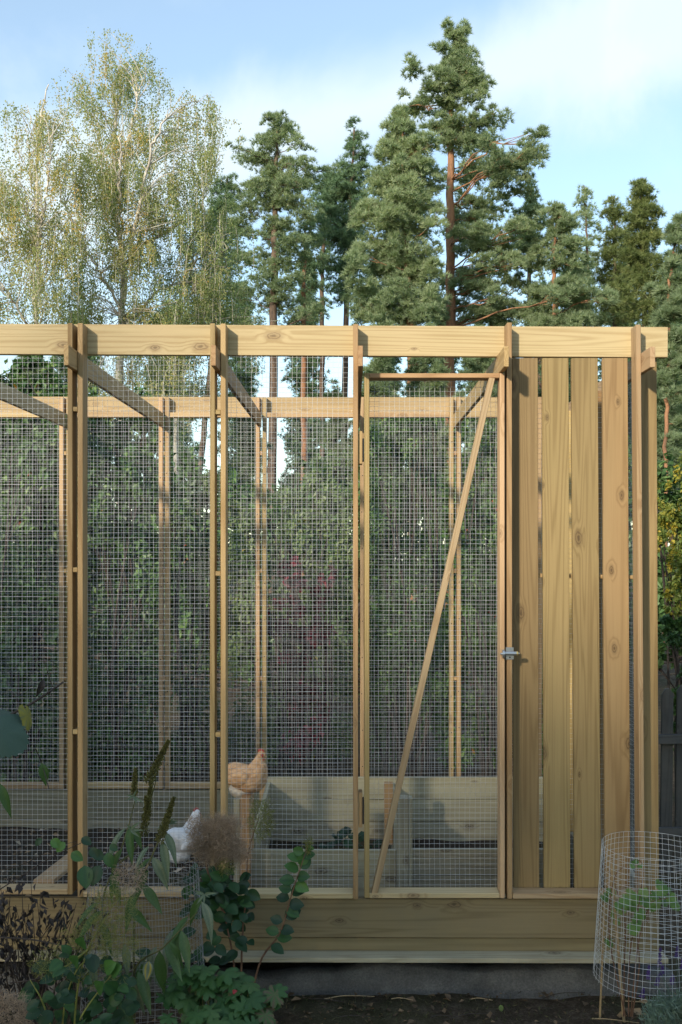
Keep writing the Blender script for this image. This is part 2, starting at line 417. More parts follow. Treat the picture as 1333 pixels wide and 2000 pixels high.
# ------------------------------------------------------------------ ground
def ground_sheet(name, x0, x1, y0, y1, z, nx, ny, amp, mat, sc=1.3, seed=0, hole=None):
    xs = np.linspace(x0, x1, nx); ys = np.linspace(y0, y1, ny)
    X, Y = np.meshgrid(xs, ys)
    r = np.random.default_rng(seed)
    Z = np.zeros_like(X)
    for k in range(14):
        fx, fy = r.normal(size=2) * sc * (1 + k * 0.5); ph = r.uniform(0, 6.28)
        Z += np.sin(X * fx + Y * fy + ph) / (1 + k * 0.6)
    Z = z + Z * amp / 2.2
    v = np.stack([X, Y, Z], -1).reshape(-1, 3)
    i = np.arange(ny - 1)[:, None] * nx + np.arange(nx - 1)[None]
    f = np.stack([i, i + 1, i + nx + 1, i + nx], -1).reshape(-1, 4)
    return link(name, np_mesh(name, v, f, mat, smooth=True))
tag(ground_sheet('ground', -130, 130, -60, 180, -0.035, 140, 140, 0.02, M_SOIL, 0.4), kind='structure')
tag(ground_sheet('garden_bed', -2.6, 2.6, 2.0, 4.05, 0.012, 180, 90, 0.016, M_SOIL, 3.0, 3), kind='structure')

# ------------------------------------------------------------------ boards
def board_mesh(name, L, w, t, mat, bev=0.0016):
    bm = bmesh.new()
    bmesh.ops.create_cube(bm, size=1.0)
    bmesh.ops.scale(bm, vec=(L, w, t), verts=bm.verts)
    bmesh.ops.bevel(bm, geom=bm.edges[:], offset=min(bev, t * 0.2, w * 0.2), segments=1, affect='EDGES')
    me = bpy.data.meshes.new(name); bm.to_mesh(me); bm.free()
    me.materials.append(mat)
    return me
def board(name, a, b, wdir, w, t, mat, parent, bev=0.0016):
    a, b = Vector(a), Vector(b)
    x = (b - a).normalized(); L = (b - a).length
    y = Vector(wdir); y = (y - x * y.dot(x)).normalized(); z = x.cross(y)
    M = Matrix.Identity(4)
    for i in range(3):
        M[i][0], M[i][1], M[i][2] = x[i], y[i], z[i]
    M.translation = (a + b) / 2
    return link(name, board_mesh(name, L, w, t, mat, bev), parent, M)
DY, DX, DZ = (0, 1, 0), (1, 0, 0), (0, 0, 1)
def upright(name, xa, xb, ya, yb, Yf, depth, mat, parent, xa2=None, xb2=None):
    """a vertical board whose front face fills pixel columns xa..xb at depth Yf from row ya down to yb"""
    xa2 = xa if xa2 is None else xa2; xb2 = xb if xb2 is None else xb2
    top = P((xa + xb) / 2, ya, Yf); bot = P((xa2 + xb2) / 2, yb, Yf)
    top.y = bot.y = Yf + depth / 2
    return board(name, bot, top, DY, depth, (xb - xa) * Yf / F, mat, parent)
def level(name, xa, xb, ya, yb, Yf, depth, mat, parent, ya2=None, yb2=None):
    """a horizontal board whose front face fills rows ya..yb (ya2..yb2 at its right end)"""
    ya2 = ya if ya2 is None else ya2; yb2 = yb if yb2 is None else yb2
    a = P(xa, (ya + yb) / 2, Yf); b = P(xb, (ya2 + yb2) / 2, Yf)
    a.y = b.y = Yf + depth / 2
    return board(name, a, b, DY, depth, (yb - ya) * Yf / F, mat, parent)

def wire_net(name, fn, us, vs, r, parent, mat=M_WIRE, seg=5, wav=0.0030, seed=1):
    """a welded wire net: fn(u, v) -> points; a gentle irregular sag runs through it"""
    q = np.random.default_rng(seed)
    ph = q.uniform(0, 6.28, 8); fr = q.uniform(2, 9, (8, 2))
    ju = q.normal(size=len(us)) * wav * 0.35; jv = q.normal(size=len(vs)) * wav * 0.35
    def pt(u, v):
        d = sum(np.sin(u * fr[i, 0] + v * fr[i, 1] + ph[i]) for i in range(4)) * 0.25 * wav
        e = sum(np.sin(u * fr[i, 0] + v * fr[i, 1] + ph[i]) for i in range(4, 8)) * 0.25 * wav
        return fn(u + d, v + e)
    paths = []
    vv = np.linspace(vs[0] - 0.006, vs[-1] + 0.006, max(3, len(vs) // seg))
    for i, u in enumerate(us): paths.append((pt(np.full_like(vv, u + ju[i]), vv), r))
    uu = np.linspace(us[0] - 0.004, us[-1] + 0.004, max(3, len(us) // max(2, seg // 2)))
    for j, v in enumerate(vs): paths.append((pt(uu, np.full_like(uu, v + jv[j])), r))
    v, f = tubes(paths, 4)
    o = link(name, np_mesh(name, v, f, mat, smooth=True), parent)
    o['kind'] = 'stuff'
    return o
def flat_net(parent, xa, xb, ya, yb, Y, r=0.00054, seed=1, cell=0.0202):
    a, b = P(xa, yb, Y), P(xb, ya, Y)
    us = np.arange(a.x + 0.004, b.x, cell); vs = np.arange(a.z + 0.004, b.z, cell)
    q = np.random.default_rng(seed + 50); p1, p2 = q.uniform(0, 6, 2)
    def fn(u, v): return np.stack([u, Y + 0.003 * np.sin(u * 9 + p1) * np.sin(v * 5 + p2), v], -1)
    return wire_net('wire_mesh', fn, us, vs, r, parent, seed=seed)

# ------------------------------------------------------------------ the chicken run
run = thing('chicken_run', 'tall timber chicken run of fresh pine frames covered in wire mesh', 'chicken run', (0, 4.7, 0))
YF, YB = D, 5.67
# front beam behind the frames, rear beam behind the rear battens
board('beam', P(-330, 660.5, YF + .0705) + Vector((0, .014, 0)), P(1305, 668.3, YF + .0705) + Vector((0, .014, 0)), DY, 0.028, 0.1205, M_BEAM, run)
board('beam', P(-230, 790, 5.722) + Vector((0, .013, 0)), P(1058, 792, 5.722) + Vector((0, .013, 0)), DY, 0.026, 0.093, M_PINK, run)
# frames of the front: stiles on edge, sills, spacer blocks in the gaps
stiles = [(132.5, 142.2, 631, 1747, M_STILE, 0, 0), (152, 162.4, 631, 1752, M_STILE, 0, 0),
          (411, 420.6, 631.5, 1753.5, M_STILE, -1, -1), (431.3, 441.6, 632, 1754.5, M_STILE, 0, 0),
          (690, 700, 633, 1756, M_RED, 0, 0), (990.5, 1000.3, 630, 1755.5, M_RED, 0, 2), (1242.5, 1252, 634, 1756, M_PINK, 8, 8)]
for xa, xb, ya, yb, m, s1, s2 in stiles:
    upright('stile', xa, xb, ya, yb, YF, 0.07, m, run, xa + s1, xb + s2)
for xa, xb, ya, yb in ((-126, 132.3, 1737, 1747), (162.6, 410.6, 1742.5, 1752.5), (441.8, 689.8, 1745, 1755.3), (1002.4, 1250, 1745.4, 1755.4)):
    level('sill', xa, xb, ya, yb, YF + .001, 0.069, M_BEAM, run)
for xa, xb, ys in ((142.4, 151.8, (799, 1113, 1429.5)), (420.9, 431.1, (804.5, 1120, 1435))):
    for y in ys: level('spacer_block', xa, xb, y - 4.6, y + 4.6, YF + .004, 0.045, M_STILE, run)
# rafters lie in the gaps between the frames and stick out in front
for x, m in ((-1.641, M_BEAM), (-1.084, M_STILE), (-0.5265, M_RED), (0.0305, M_RED), (0.583, M_STILE), (1.137, M_PINK)):
    z = ZC + 0.7365 - 0.0035 * x
    board('rafter', (x, 3.769, z), (x, 5.662, z), DZ, 0.078, 0.0185, m, run)
# rear frames
for xa, xb in ((116, 124), (130, 138), (310.5, 318.3), (322.8, 330.6), (499.8, 507.5), (513, 520.6), (690.5, 698), (703.8, 711.4), (878.6, 886.4), (893, 900.8), (1051, 1059)):
    upright('rear_batten', xa, xb, 775.3, 1541, YB, 0.05, M_PINK, run)
for a, b in ((124, 130), (318.3, 322.8), (507.5, 513), (886.4, 893)):
    for y in (885, 1115, 1325): level('spacer_block', a + .2, b - .2, y - 4, y + 4, YB + .006, 0.03, M_RED, run)
for xa, xb in ((-60, 116), (138, 310.5), (330.6, 499.8), (520.6, 690.5), (711.4, 878.6), (900.8, 1051)):
    level('rear_top_rail', xa + .3, xb - .3, 805.5, 815, YB + .008, 0.04, M_PINK, run)
    level('rear_bottom_rail', xa + .3, xb - .3, 1530, 1540.5, YB + .004, 0.044, M_PINK, run)
# plank wall under the rear frames
level('wall_plank', -230, 1062, 1543, 1601, YB + .012, 0.025, M_GREY, run)
level('wall_plank', -230, 1062, 1602, 1632, YB + .010, 0.025, M_GREY, run)
# base planks, the ledge board and, at the right, the cladding
level('base_plank', -330, 1288, 1753, 1828.8, 3.908, 0.026, M_BASE, run, 1757.5, 1831.4)
level('base_plank', -330, 1288, 1830.2, 1860.6, 3.913, 0.026, M_BASE, run, 1832.8, 1862.8)
a, b = P(-330, 1872.5, 3.837), P(1306, 1877.5, 3.837)
for q in (a, b): q.y = 3.8725
board('ledge_board', a, b, DY, 0.071, 0.0185, M_GREY, run)
for xt, xb_, xt2, xb2 in ((1001, 1051, 1003.5, 1054), (1059.5, 1111, 1063.5, 1114), (1116.5, 1168, 1122.5, 1174.5), (1177, 1226.5, 1182.5, 1231.5)):
    upright('cladding_board', xt, xb_, 699.2, 1734, YF + .073, 0.019, M_CLAD, run, xt2, xb2)
upright('corner_board', 1252, 1283, 690, 1868, YF + .101, 0.022, M_CLAD, run, 1257, 1288)
level('mid_rail', 1001.5, 1250, 1119, 1126.5, YF + .094, 0.03, M_STILE, run, 1124, 1131.5)
# side wall at the right end
for Yc, px in ((4.50, 1176), (5.14, 1116)):
    x = (px - X0) * Yc / F
    board('side_batten', (x, Yc, ZC - 1.45), (x, Yc, ZC + .72), DX, 0.045, 0.022, M_STILE, run)
board('side_plank', (1.165, 4.0, ZC - 1.42), (1.165, 5.66, ZC - 1.42), DZ, 0.16, 0.022, M_GREY, run)
us = np.arange(4.0, 5.66, 0.0202); vs = np.arange(ZC - 1.33, ZC + .70, 0.0202)
wire_net('wire_mesh', lambda u, v: np.stack([1.155 + 0 * u, u, v], -1), us, vs, 0.0006, run, seed=9)
# wire mesh of the fixed frames, front and rear
flat_net(run, -126, 136, 696, 1742, YF + .0715, seed=1)
flat_net(run, 160, 417, 696, 1747, YF + .0715, seed=2)
flat_net(run, 440, 696, 696, 1750, YF + .0715, seed=3)
flat_net(run, 998, 1248, 698, 1748, YF + .1262, seed=4)
for i, (xa, xb) in enumerate(((-60, 127), (134, 320.5), (324, 509), (514, 699), (704, 884), (894, 1055))):
    flat_net(run, xa, xb, 801, 1531, 5.7215, seed=20 + i)
# screws in the rear battens
def disc_obj(name, c, r, h, mat, parent, axis='Y', seg=10):
    bm = bmesh.new()
    bmesh.ops.create_cone(bm, cap_ends=True, segments=seg, radius1=r, radius2=r * 0.85, depth=h)
    rot = Matrix.Rotation(R(90), 4, 'X') if axis == 'Y' else Matrix.Rotation(R(90), 4, 'Y')
    me = bpy.data.meshes.new(name); bm.to_mesh(me); bm.free(); me.materials.append(mat)
    for p in me.polygons: p.use_smooth = len(p.vertices) == 4
    return link(name, me, parent, Matrix.Translation(c) @ rot)
sv = []
for px in (503.7, 516.8, 314.5, 326.7, 882.5, 897, 707.6):
    for py in np.arange(850 + rng.uniform(0, 20), 1510, 71):
        sv.append(P(px + rng.uniform(-1, 1), py, YB))
bm = bmesh.new()
for c in sv:
    bmesh.ops.create_icosphere(bm, subdivisions=1, radius=0.0035, matrix=Matrix.Translation(c) @ Matrix.Diagonal((1, 0.5, 1, 1)))
me = bpy.data.meshes.new('screw_heads'); bm.to_mesh(me); bm.free(); me.materials.append(M_BLACK)
link('screw_heads', me, run)['kind'] = 'stuff'
# the door: its own frame, brace and mesh
door = thing('door', None, None, (0.32, YF + .03, ZC - 0.3)); del W['door']
C.objects.unlink(door); C.objects.link(door)
attach(door, run, Matrix.Translation((0.32, YF + .03, ZC - 0.3)))
upright('stile', 712.2, 722, 728.5, 1754, YF, 0.07, M_STILE, door)
upright('stile', 976.6, 986, 728.5, 1754.5, YF, 0.07, M_PINK, door, 977.0, 986.4)
level('rail', 722.2, 976.4, 729, 738, YF + .001, 0.069, M_RED, door)
level('rail', 722.2, 976.4, 1744.5, 1754.5, YF + .001, 0.069, M_BEAM, door)
board('brace', P(731.5, 1743.6, YF + .022), P(960.3, 739.5, YF + .022), DY, 0.04, 0.0235, M_BEAM, door)
flat_net(door, 719, 980, 732, 1749, YF + .0715, seed=5)
# hinges on dark blocks between the door and the next frame
for i, (ya, yb) in enumerate(((842, 906), (1548, 1616))):
    h = upright('hinge_block', 700.6, 708.2, ya, yb, YF + .012, 0.055, M_RED, run)
    upright('hinge', 708.6, 711.4, ya + 14, yb - 6, YF + .004, 0.05, M_BLACK, h)
# sliding bolt
latch = thing('latch', None, None); del W['latch']
attach(latch, run, Matrix.Translation(P(996, 1276, YF - .004)))
c = P(996, 1276, YF)
level('plate', 988.2, 1003.8, 1264.3, 1288, YF - .0035, 0.003, M_ZINC, latch)
def rod(name, xa, xb, y, r, mat, off):
    a, b = P(xa, y, YF), P(xb, y, YF); a.y = b.y = YF - off
    v, f = tubes([(np.array([a, a, b, b]), np.array([0.0001, r, r, 0.0001]))], 16)
    return link(name, np_mesh(name, v, f, mat, smooth=False), latch)
rod('barrel', 985, 1008, 1275.5, 0.0078, M_ZINC, .0105)
rod('bolt_disc', 980.5, 984.8, 1276.2, 0.0165, M_ZINC, .0105)
rod('bolt_tip', 977, 980.5, 1276.2, 0.004, M_ZINC, .0105)
rod('end_ring', 1008, 1011.2, 1275.4, 0.0085, M_BRASS, .0105)
rod('bolt_pin', 1011.2, 1014.4, 1275.6, 0.0028, M_ZINC, .0105)
disc_obj('screw', P(996, 1268, YF) + Vector((0, -.0042, 0)), 0.0042, 0.002, M_ZINC, latch)
disc_obj('screw', P(996, 1283.5, YF) + Vector((0, -.0042, 0)), 0.0038, 0.002, M_BLACK, latch)

# floor of litter inside the run
lf = ground_sheet('run_floor', -2.2, 1.14, 3.94, 5.675, 0.175, 120, 70, 0.018, M_LITTERG, 3.5, 5)
tag(lf, kind='structure')

# ------------------------------------------------------------------ concrete footing under the run
def footing():
    xs = np.linspace(-2.2, 1.28, 120); rows = 10
    V = []
    for x in xs:
        top = 0.098 + 0.010 * math.sin(x * 3.1) + 0.007 * math.sin(x * 7.7 + 1) + 0.004 * math.sin(x * 23) + (0.02 if 0.0 < x < 0.35 else 0) * math.sin((x) / 0.35 * math.pi)
        prof = [(3.925, -0.06), (3.930, 0.015), (3.935, 0.04), (3.938, 0.065), (3.945, top - .006), (3.958, top), (4.0, top + .002), (4.06, top - .01), (4.07, 0), (4.07, -.06)]
        for k, (y, z) in enumerate(prof):
            V.append((x, y + 0.004 * math.sin(x * 13 + z * 40) + random.uniform(-.0015, .0015), z + random.uniform(-.0015, .0015)))
    n = len(xs)
    i = np.arange(n - 1)[:, None] * rows + np.arange(rows - 1)[None]
    f = np.stack([i, i + rows, i + rows + 1, i + 1], -1).reshape(-1, 4)
    o = link('concrete_footing', np_mesh('concrete_footing', np.array(V), f, M_CONC, smooth=True))
    tag(o, 'rough grey concrete footing under the base planks of the run', 'footing')
footing()

# ------------------------------------------------------------------ raised bed inside
bed = thing('raised_bed', 'raised planting bed of greyish planks inside the wire run', 'raised bed', (0.3, 4.9, 0.17))
for ya, yb in ((1518.5, 1561), (1562, 1604.5), (1605.5, 1660)):
    level('plank', 523, 1062, ya, yb, 5.48, 0.024, M_GREY, bed)
for ya, yb in ((1661, 1711.5), (1712.5, 1764), (1765, 1792)):
    level('plank', 492, 774, ya, yb, 4.30, 0.024, M_GREY, bed)
    level('plank', 775, 1085, ya - 2, yb - 2, 4.316, 0.024, M_GREY, bed)
for k in range(3):
    z = ZC - 1.335 - 0.125 * k
    board('side_plank', (-0.442, 4.42, z), (-0.462, 5.478, z), DZ, 0.12, 0.022, M_GREY, bed)
    board('side_plank', (0.215, 4.33, z - .002), (0.215, 5.478, z - .002), DZ, 0.12, 0.022, M_GREY, bed)
def post(x0, x1, y0, y1, Yf, dep, mat): return upright('post', x0, x1, y0, y1, Yf, dep, mat, bed)
post(469.5, 487.5, 1560, 1790, 4.20, 0.20, M_RED)
post(456.5, 469, 1562, 1790, 4.215, 0.06, M_GREY)
post(776, 798.5, 1559.5, 1790, 4.22, 0.07, M_GREY)
post(799, 806, 1559, 1790, 4.225, 0.05, M_GREY)
post(751, 768, 1530, 1650, 4.95, 0.045, M_RED)
post(507.5, 519, 1537, 1650, 5.40, 0.045, M_RED)
tag(ground_sheet('bed_soil', -0.45, 1.13, 4.33, 5.47, 0.105, 60, 40, 0.02, M_LITTERG, 4, 8), kind='structure')

# old board lying on the litter
rb = board('ramp_board', P(86, 1722, 4.12), P(152, 1668, 4.75), DX, 0.085, 0.018, M_PINK, None)
tag(rb, 'pale bare board lying on the litter inside the leftmost frame', 'board')

# ------------------------------------------------------------------ foliage tools
def diamonds(c, d, s, aspect=0.6, nrm=None, fold=0.15):
    """leaf quads: centres c, pointing along d, length s"""
    n = len(c)
    d = unit(d)
    nn = rand_dirs(n) if nrm is None else unit(nrm + 0.6 * rand_dirs(n))
    a = unit(np.cross(d, nn)); u = np.cross(a, d)
    s = np.broadcast_to(np.asarray(s, dtype=float), (n,))[:, None]
    v = np.stack([c - d * s * .5, c + a * s * aspect * .5 - d * s * .08 + u * s * fold, c + d * s * .5, c - a * s * aspect * .5 - d * s * .08 + u * s * fold], 1)
    return v.reshape(-1, 3), np.arange(n * 4).reshape(-1, 4)

def tufts(c, axis, blades, L, w, spread=0.9):
    """needle tufts: thin triangles fanning out of each centre along its axis (as degenerate-free tris)"""
    n = len(c)
    d = unit(np.repeat(unit(axis), blades, 0) + spread * rand_dirs(n * blades))
    base = np.repeat(c, blades, 0)
    side = unit(np.cross(d, rand_dirs(n * blades)))
    L = np.repeat(np.broadcast_to(L, (n,)), blades)[:, None] * rng.uniform(.75, 1.15, (n * blades, 1))
    v = np.stack([base + side * w * .5 + d * L * .05, base - side * w * .5 + d * L * .05, base + d * L], 1)
    return v.reshape(-1, 3), np.arange(n * blades * 3).reshape(-1, 3)

def base_thing(name, label, cat, x, Y, group=None, z=0.0):
    return thing(name, label, cat, (x, Y, z), group)

def needle_tree(name, label, trunk, Y, clumps, mat, barkm, dens=1.0, blade=0.125, bw=0.015, nbl=11, group='conifers behind the run', droop=0.0, tone=0.0, flat=0.8, depth=0.75, backs=0.8, fill=2.3):
    """trunk: [(px, py, width px)...] from the foot up; clumps: [(px, py, rx, ry)] foliage pads in the photograph's pixels at distance Y"""
    k = Y / F
    tp = np.array([P(a, b, Y) for a, b, c in trunk]); tr = np.array([c * k / 2 for a, b, c in trunk])
    root = base_thing(name, label, 'tree', tp[0, 0], Y, group)
    foot = np.array([[tp[0, 0], Y, -0.1]]); tp = np.concatenate([foot, tp]); tr = np.concatenate([[tr[0] * 1.2], tr])
    cp = curve(tp, 40); rr = np.interp(np.linspace(0, 1, len(cp)), np.linspace(0, 1, len(tr)), tr)
    cp[1:-1, :2] += rng.normal(size=(len(cp) - 2, 2)) * 0.015
    paths = [(cp, rr)]
    cs, ax, ti = [], [], []
    allc = []
    for (px, py, rx, ry) in clumps:
        ox = px - np.interp(-py, [-q[1] for q in trunk], [q[0] for q in trunk])
        dd = rng.uniform(-1, 1) * (abs(ox) * depth + rx * .5)
        allc.append((px, py, rx, ry, dd, 1.0))
        if rng.uniform() < backs:
            s = rng.uniform(-.7, .7)
            allc.append((px - ox * rng.uniform(0.3, 0.9), py + rng.uniform(-8, 14), rx * .8, ry, abs(ox) * rng.uniform(.5, 1.1) * (1 if rng.uniform() < .7 else -1), 0.8))
    base = list(allc)
    for _ in range(int(len(clumps) * fill)):
        a = base[rng.integers(len(base))]
        near = [p for p in base if p is not a and abs(p[0] - a[0]) < 75 and abs(p[1] - a[1]) < 55]
        if not near: continue
        b = near[rng.integers(len(near))]; t = rng.uniform(.25, .75); sc = rng.uniform(.45, .8)
        allc.append((a[0] + (b[0] - a[0]) * t + rng.normal() * 5, a[1] + (b[1] - a[1]) * t + rng.normal() * 5, (a[2] + b[2]) * .5 * sc, (a[3] + b[3]) * .5 * sc, a[4] + (b[4] - a[4]) * t + rng.normal() * 10, .7))
    for (px, py, rx, ry, dd, q) in allc:
        c = np.array(P(px, py, Y)); c[1] += dd * k
        rx, ry = rx * 1.22, ry * 1.35
        R3 = np.array([rx * k, rx * k * flat, ry * k])
        m = max(12, int(dens * (1.25 if q == 1.0 else q) * 0.185 * rx * ry))
        # a pad is made of several rounded sprays of up-turned tufts with gaps between them
        nsp = max(3, int(rx * ry / 48))
        sp = rand_dirs(nsp) * rng.uniform(.25, 1.0, (nsp, 1)) ** .6; sp *= 1 + .25 * rng.normal(size=(nsp, 1))
        j = rng.integers(0, nsp, m)
        srad = rng.uniform(.55, 1.25, nsp) * (5.5 + .20 * rx) * k
        dv = rand_dirs(m) * rng.uniform(.25, 1.0, (m, 1)) ** .5
        dv[:, 2] = np.abs(dv[:, 2]) * .9 - .25
        pts = c + sp[j] * R3 * .86 + dv * srad[j][:, None]
        cs.append(pts)
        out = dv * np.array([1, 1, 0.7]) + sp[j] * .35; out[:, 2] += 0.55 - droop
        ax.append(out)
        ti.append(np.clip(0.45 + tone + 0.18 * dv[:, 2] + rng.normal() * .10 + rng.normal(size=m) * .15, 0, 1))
        # limb to the pad and twigs into it
        if q < .75 or rng.uniform() < .25: continue
        zt = c[2] - rng.uniform(.15, .5) * (abs(px - np.interp(-py, [-w_[1] for w_ in trunk], [w_[0] for w_ in trunk])) * k) * (1 if droop < .3 else -0.6)
        j = np.argmin(abs(cp[:, 2] - zt)); s0 = cp[j]
        mid = (s0 + c) / 2 + np.array([0, 0, rng.uniform(-.05, .10) * np.linalg.norm(c - s0)])
        dist = np.linalg.norm(c - s0)
        r0 = max(.010, min(rr[j] * .38, .008 + .007 * dist))
        br = curve([s0, mid, c], 9)
        br[1:-1] += rng.normal(size=(len(br) - 2, 3)) * 0.03 * dist ** .5
        paths.append((br, np.linspace(r0, r0 * .4, len(br))))
        for t in pts[rng.integers(0, m, max(3, m // 22))]:
            st = br[rng.integers(len(br) // 2, len(br))]
            paths.append((np.array([st, (st + t) / 2 + rng.normal(size=3) * .03, t]), np.array([r0 * .4, r0 * .25, r0 * .12])))
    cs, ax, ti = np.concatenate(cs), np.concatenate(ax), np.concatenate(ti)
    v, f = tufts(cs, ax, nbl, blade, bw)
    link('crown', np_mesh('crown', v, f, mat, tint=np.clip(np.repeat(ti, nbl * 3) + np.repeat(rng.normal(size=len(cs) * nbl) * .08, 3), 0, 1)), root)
    v, f = tubes(paths, 7)
    link('trunk', np_mesh('trunk', v, f, barkm, smooth=True), root)
    return root

def profile(top, bot, xc, half, n, ragged=0.25, rx=(0.28, 0.5), ry=(10, 20)):
    """pads filling a silhouette: half(t) gives the half width from t=0 at the top to 1 at the bottom"""
    out = []
    for i in range(n):
        t = (i + rng.uniform(0, 1)) / n
        h = half(t) * rng.uniform(1 - ragged, 1 + ragged * .5)
        x = rng.uniform(-1, 1); x = math.copysign(abs(x) ** .6, x)
        w_ = max(7, h * rng.uniform(*rx))
        out.append((xc(t) + x * max(0, h - w_ * .8), top + t * (bot - top), w_, rng.uniform(*ry)))
    return out

def birch(name, label, stems, Y, masses, strands, tone, group='birches'):
    """stems: lists of (px, py, dy, width px); masses: ellipses the drooping strands start in (px, py, rx, ry, weight)"""
    k = Y / F
    root = base_thing(name, label, 'tree', P(stems[0][0][0], 1000, Y).x, Y, group)
    paths = []
    nodes = []
    for si, st in enumerate(stems):
        pts = np.array([P(a, b, Y) + Vector((0, d, 0)) for a, b, d, w_ in st]); rr = np.array([w_ * k / 2 for *_, w_ in st])
        if si == 0:
            pts = np.concatenate([[[pts[0, 0], pts[0, 1], -0.1]], pts]); rr = np.concatenate([[rr[0] * 1.15], rr])
        cp = curve(pts, 30); r2 = np.interp(np.linspace(0, 1, len(cp)), np.linspace(0, 1, len(rr)), rr)
        cp[1:-1] += rng.normal(size=(len(cp) - 2, 3)) * .02
        paths.append((cp, r2)); nodes.append(cp[len(cp) // 4:])
    nodes = np.concatenate(nodes)
    w_ = np.array([m[4] for m in masses], dtype=float) * np.array([m[2] * m[3] for m in masses]); w_ /= w_.sum()
    leafc, leafd, tint = [], [], []
    for i in range(strands):
        if i % 7 == 0:
            mx = masses[rng.choice(len(masses), p=w_)]
            a = rng.uniform(0, 6.283); r_ = rng.uniform(0, 1) ** .5
            px, py = mx[0] + math.cos(a) * r_ * mx[2], mx[1] + math.sin(a) * r_ * mx[3]
            anchor = np.array(P(px, py, Y)); anchor[1] += rng.uniform(-1, 1) * min(150, mx[2] * 1.0 + 30) * k
            spread = rng.uniform(.10, .24); stone = rng.normal() * .15
        s = anchor + rng.normal(size=3) * spread * np.array([1, 1, .9])
        # a side branch from the nearest lower wood to the top of the strand
        dn = np.linalg.norm(nodes - (s + np.array([0, 0, -.6])), axis=1); q = nodes[np.argmin(dn + (nodes[:, 2] > s[2]) * 1.5)]
        L = rng.uniform(25, 85) * k
        if i % 5 == 0:
            mid = (q + s) / 2 + np.array([0, 0, .06]) + rng.normal(size=3) * .08
            paths.append((curve([q, mid, s], 6), np.linspace(.009, .003, 6)))
        side = rng.normal(size=2) * .12
        e = s + np.array([side[0] * L, side[1] * L, -L]); mid = s + (e - s) * .35 + np.array([side[0], side[1], 0]) * L * .4
        st = curve([s, mid, e], 7)
        if i % 2 == 0: paths.append((st, .0035))
        m = int(rng.uniform(36, 76))
        t = rng.uniform(0, 1, m) ** .85 * (len(st) - 1)
        i0 = np.minimum(t.astype(int), len(st) - 2)
        c = st[i0] + (st[i0 + 1] - st[i0]) * (t - i0)[:, None] + rng.normal(size=(m, 3)) * np.array([.045, .045, .02])
        leafc.append(c)
        dd = rng.normal(size=(m, 3)) * .6; dd[:, 2] -= .8
        leafd.append(dd)
        tint.append(np.clip(tone + stone + rng.normal() * .06 + rng.normal(size=m) * .14, 0, 1))
    c, d, t = np.concatenate(leafc), np.concatenate(leafd), np.concatenate(tint)
    v, f = diamonds(c, d, rng.uniform(.024, .043, len(c)), .78)
    link('crown', np_mesh('crown', v, f, M_BIRCHL, tint=np.repeat(t, 4)), root)
    v, f = tubes(paths, 6)
    link('trunk', np_mesh('trunk', v, f, M_BIRCHB, smooth=True), root)
    return root

def shrub(name, label, Y, lumps, mat, leaf, dens, cat='shrub', group='shrubs behind the run', stems=9, tone=0.4, aspect=0.62, shell=0.5, up=0.2, foot=None, barkm=None):
    """lumps: (px, py, rx, ry[, depth offset]) leafy lobes at distance Y; leaves crowd towards each lobe's outside"""
    k = Y / F
    fx = foot if foot is not None else sum(l[0] for l in lumps) / len(lumps)
    root = base_thing(name, label, cat, P(fx, 1000, Y).x, Y, group)
    cs, ds, ns, ti, paths = [], [], [], [], []
    ft = np.array([P(fx, 1000, Y).x, Y, -.05])
    for l in lumps:
        px, py, rx, ry = l[:4]; dy = l[4] if len(l) > 4 else rng.uniform(-.25, .35)
        c = np.array(P(px, py, Y)); c[1] += dy
        m = int(dens * rx * ry * .15)
        dv = rand_dirs(m); rad = 1 - shell * rng.uniform(0, 1, (m, 1)) ** 1.3
        # sprays: pull leaves towards a number of sub-clusters so that gaps open
        ncl = max(8, m // 40); cc = rand_dirs(ncl) * (1 - .45 * rng.uniform(0, 1, (ncl, 1)))
        j = rng.integers(0, ncl, m)
        q = cc[j] * .80 + dv * .30 * rng.uniform(.2, 1, (m, 1))
        sc = np.array([rx * k, rx * k * .8, ry * k])
        p = c + q * sc
        ok = p[:, 2] > 0.02
        p, q, j = p[ok], q[ok], j[ok]
        cs.append(p)
        d = q * .7 + rng.normal(size=p.shape) * .6; d[:, 2] += -.35
        ds.append(d); nn = q.copy(); nn[:, 2] += .6 + up; ns.append(nn)
        ct = rng.normal(size=ncl) * .12
        ti.append(np.clip(tone + ct[j] + rng.normal(size=len(p)) * .17, 0, 1))
        for s in range(max(1, stems // len(lumps))):
            tip = c + cc[rng.integers(ncl)] * sc * .8
            st = ft + rng.normal(size=3) * np.array([.10, .10, 0])
            mid = (st + tip) / 2 + rng.normal(size=3) * .08 + np.array([0, 0, .12])
            paths.append((curve([st, mid, tip], 9), np.linspace(.014, .003, len(curve([st, mid, tip], 9)))))
            for _ in range(5):
                t2 = c + cc[rng.integers(ncl)] * sc * .9; b0 = curve([st, mid, tip], 9)[rng.integers(4, 8)]
                paths.append((np.array([b0, (b0 + t2) / 2, t2]), np.array([.005, .004, .002])))
    c, d, nn, t = np.concatenate(cs), np.concatenate(ds), np.concatenate(ns), np.concatenate(ti)
    v, f = diamonds(c, d, leaf * rng.uniform(.65, 1.25, len(c)), aspect, nn)
    link('foliage', np_mesh('foliage', v, f, mat, tint=np.repeat(t, 4)), root)
    v, f = tubes(paths, 5)
    link('stems', np_mesh('stems', v, f, barkm or M_STEMB, smooth=True), root)
    return root

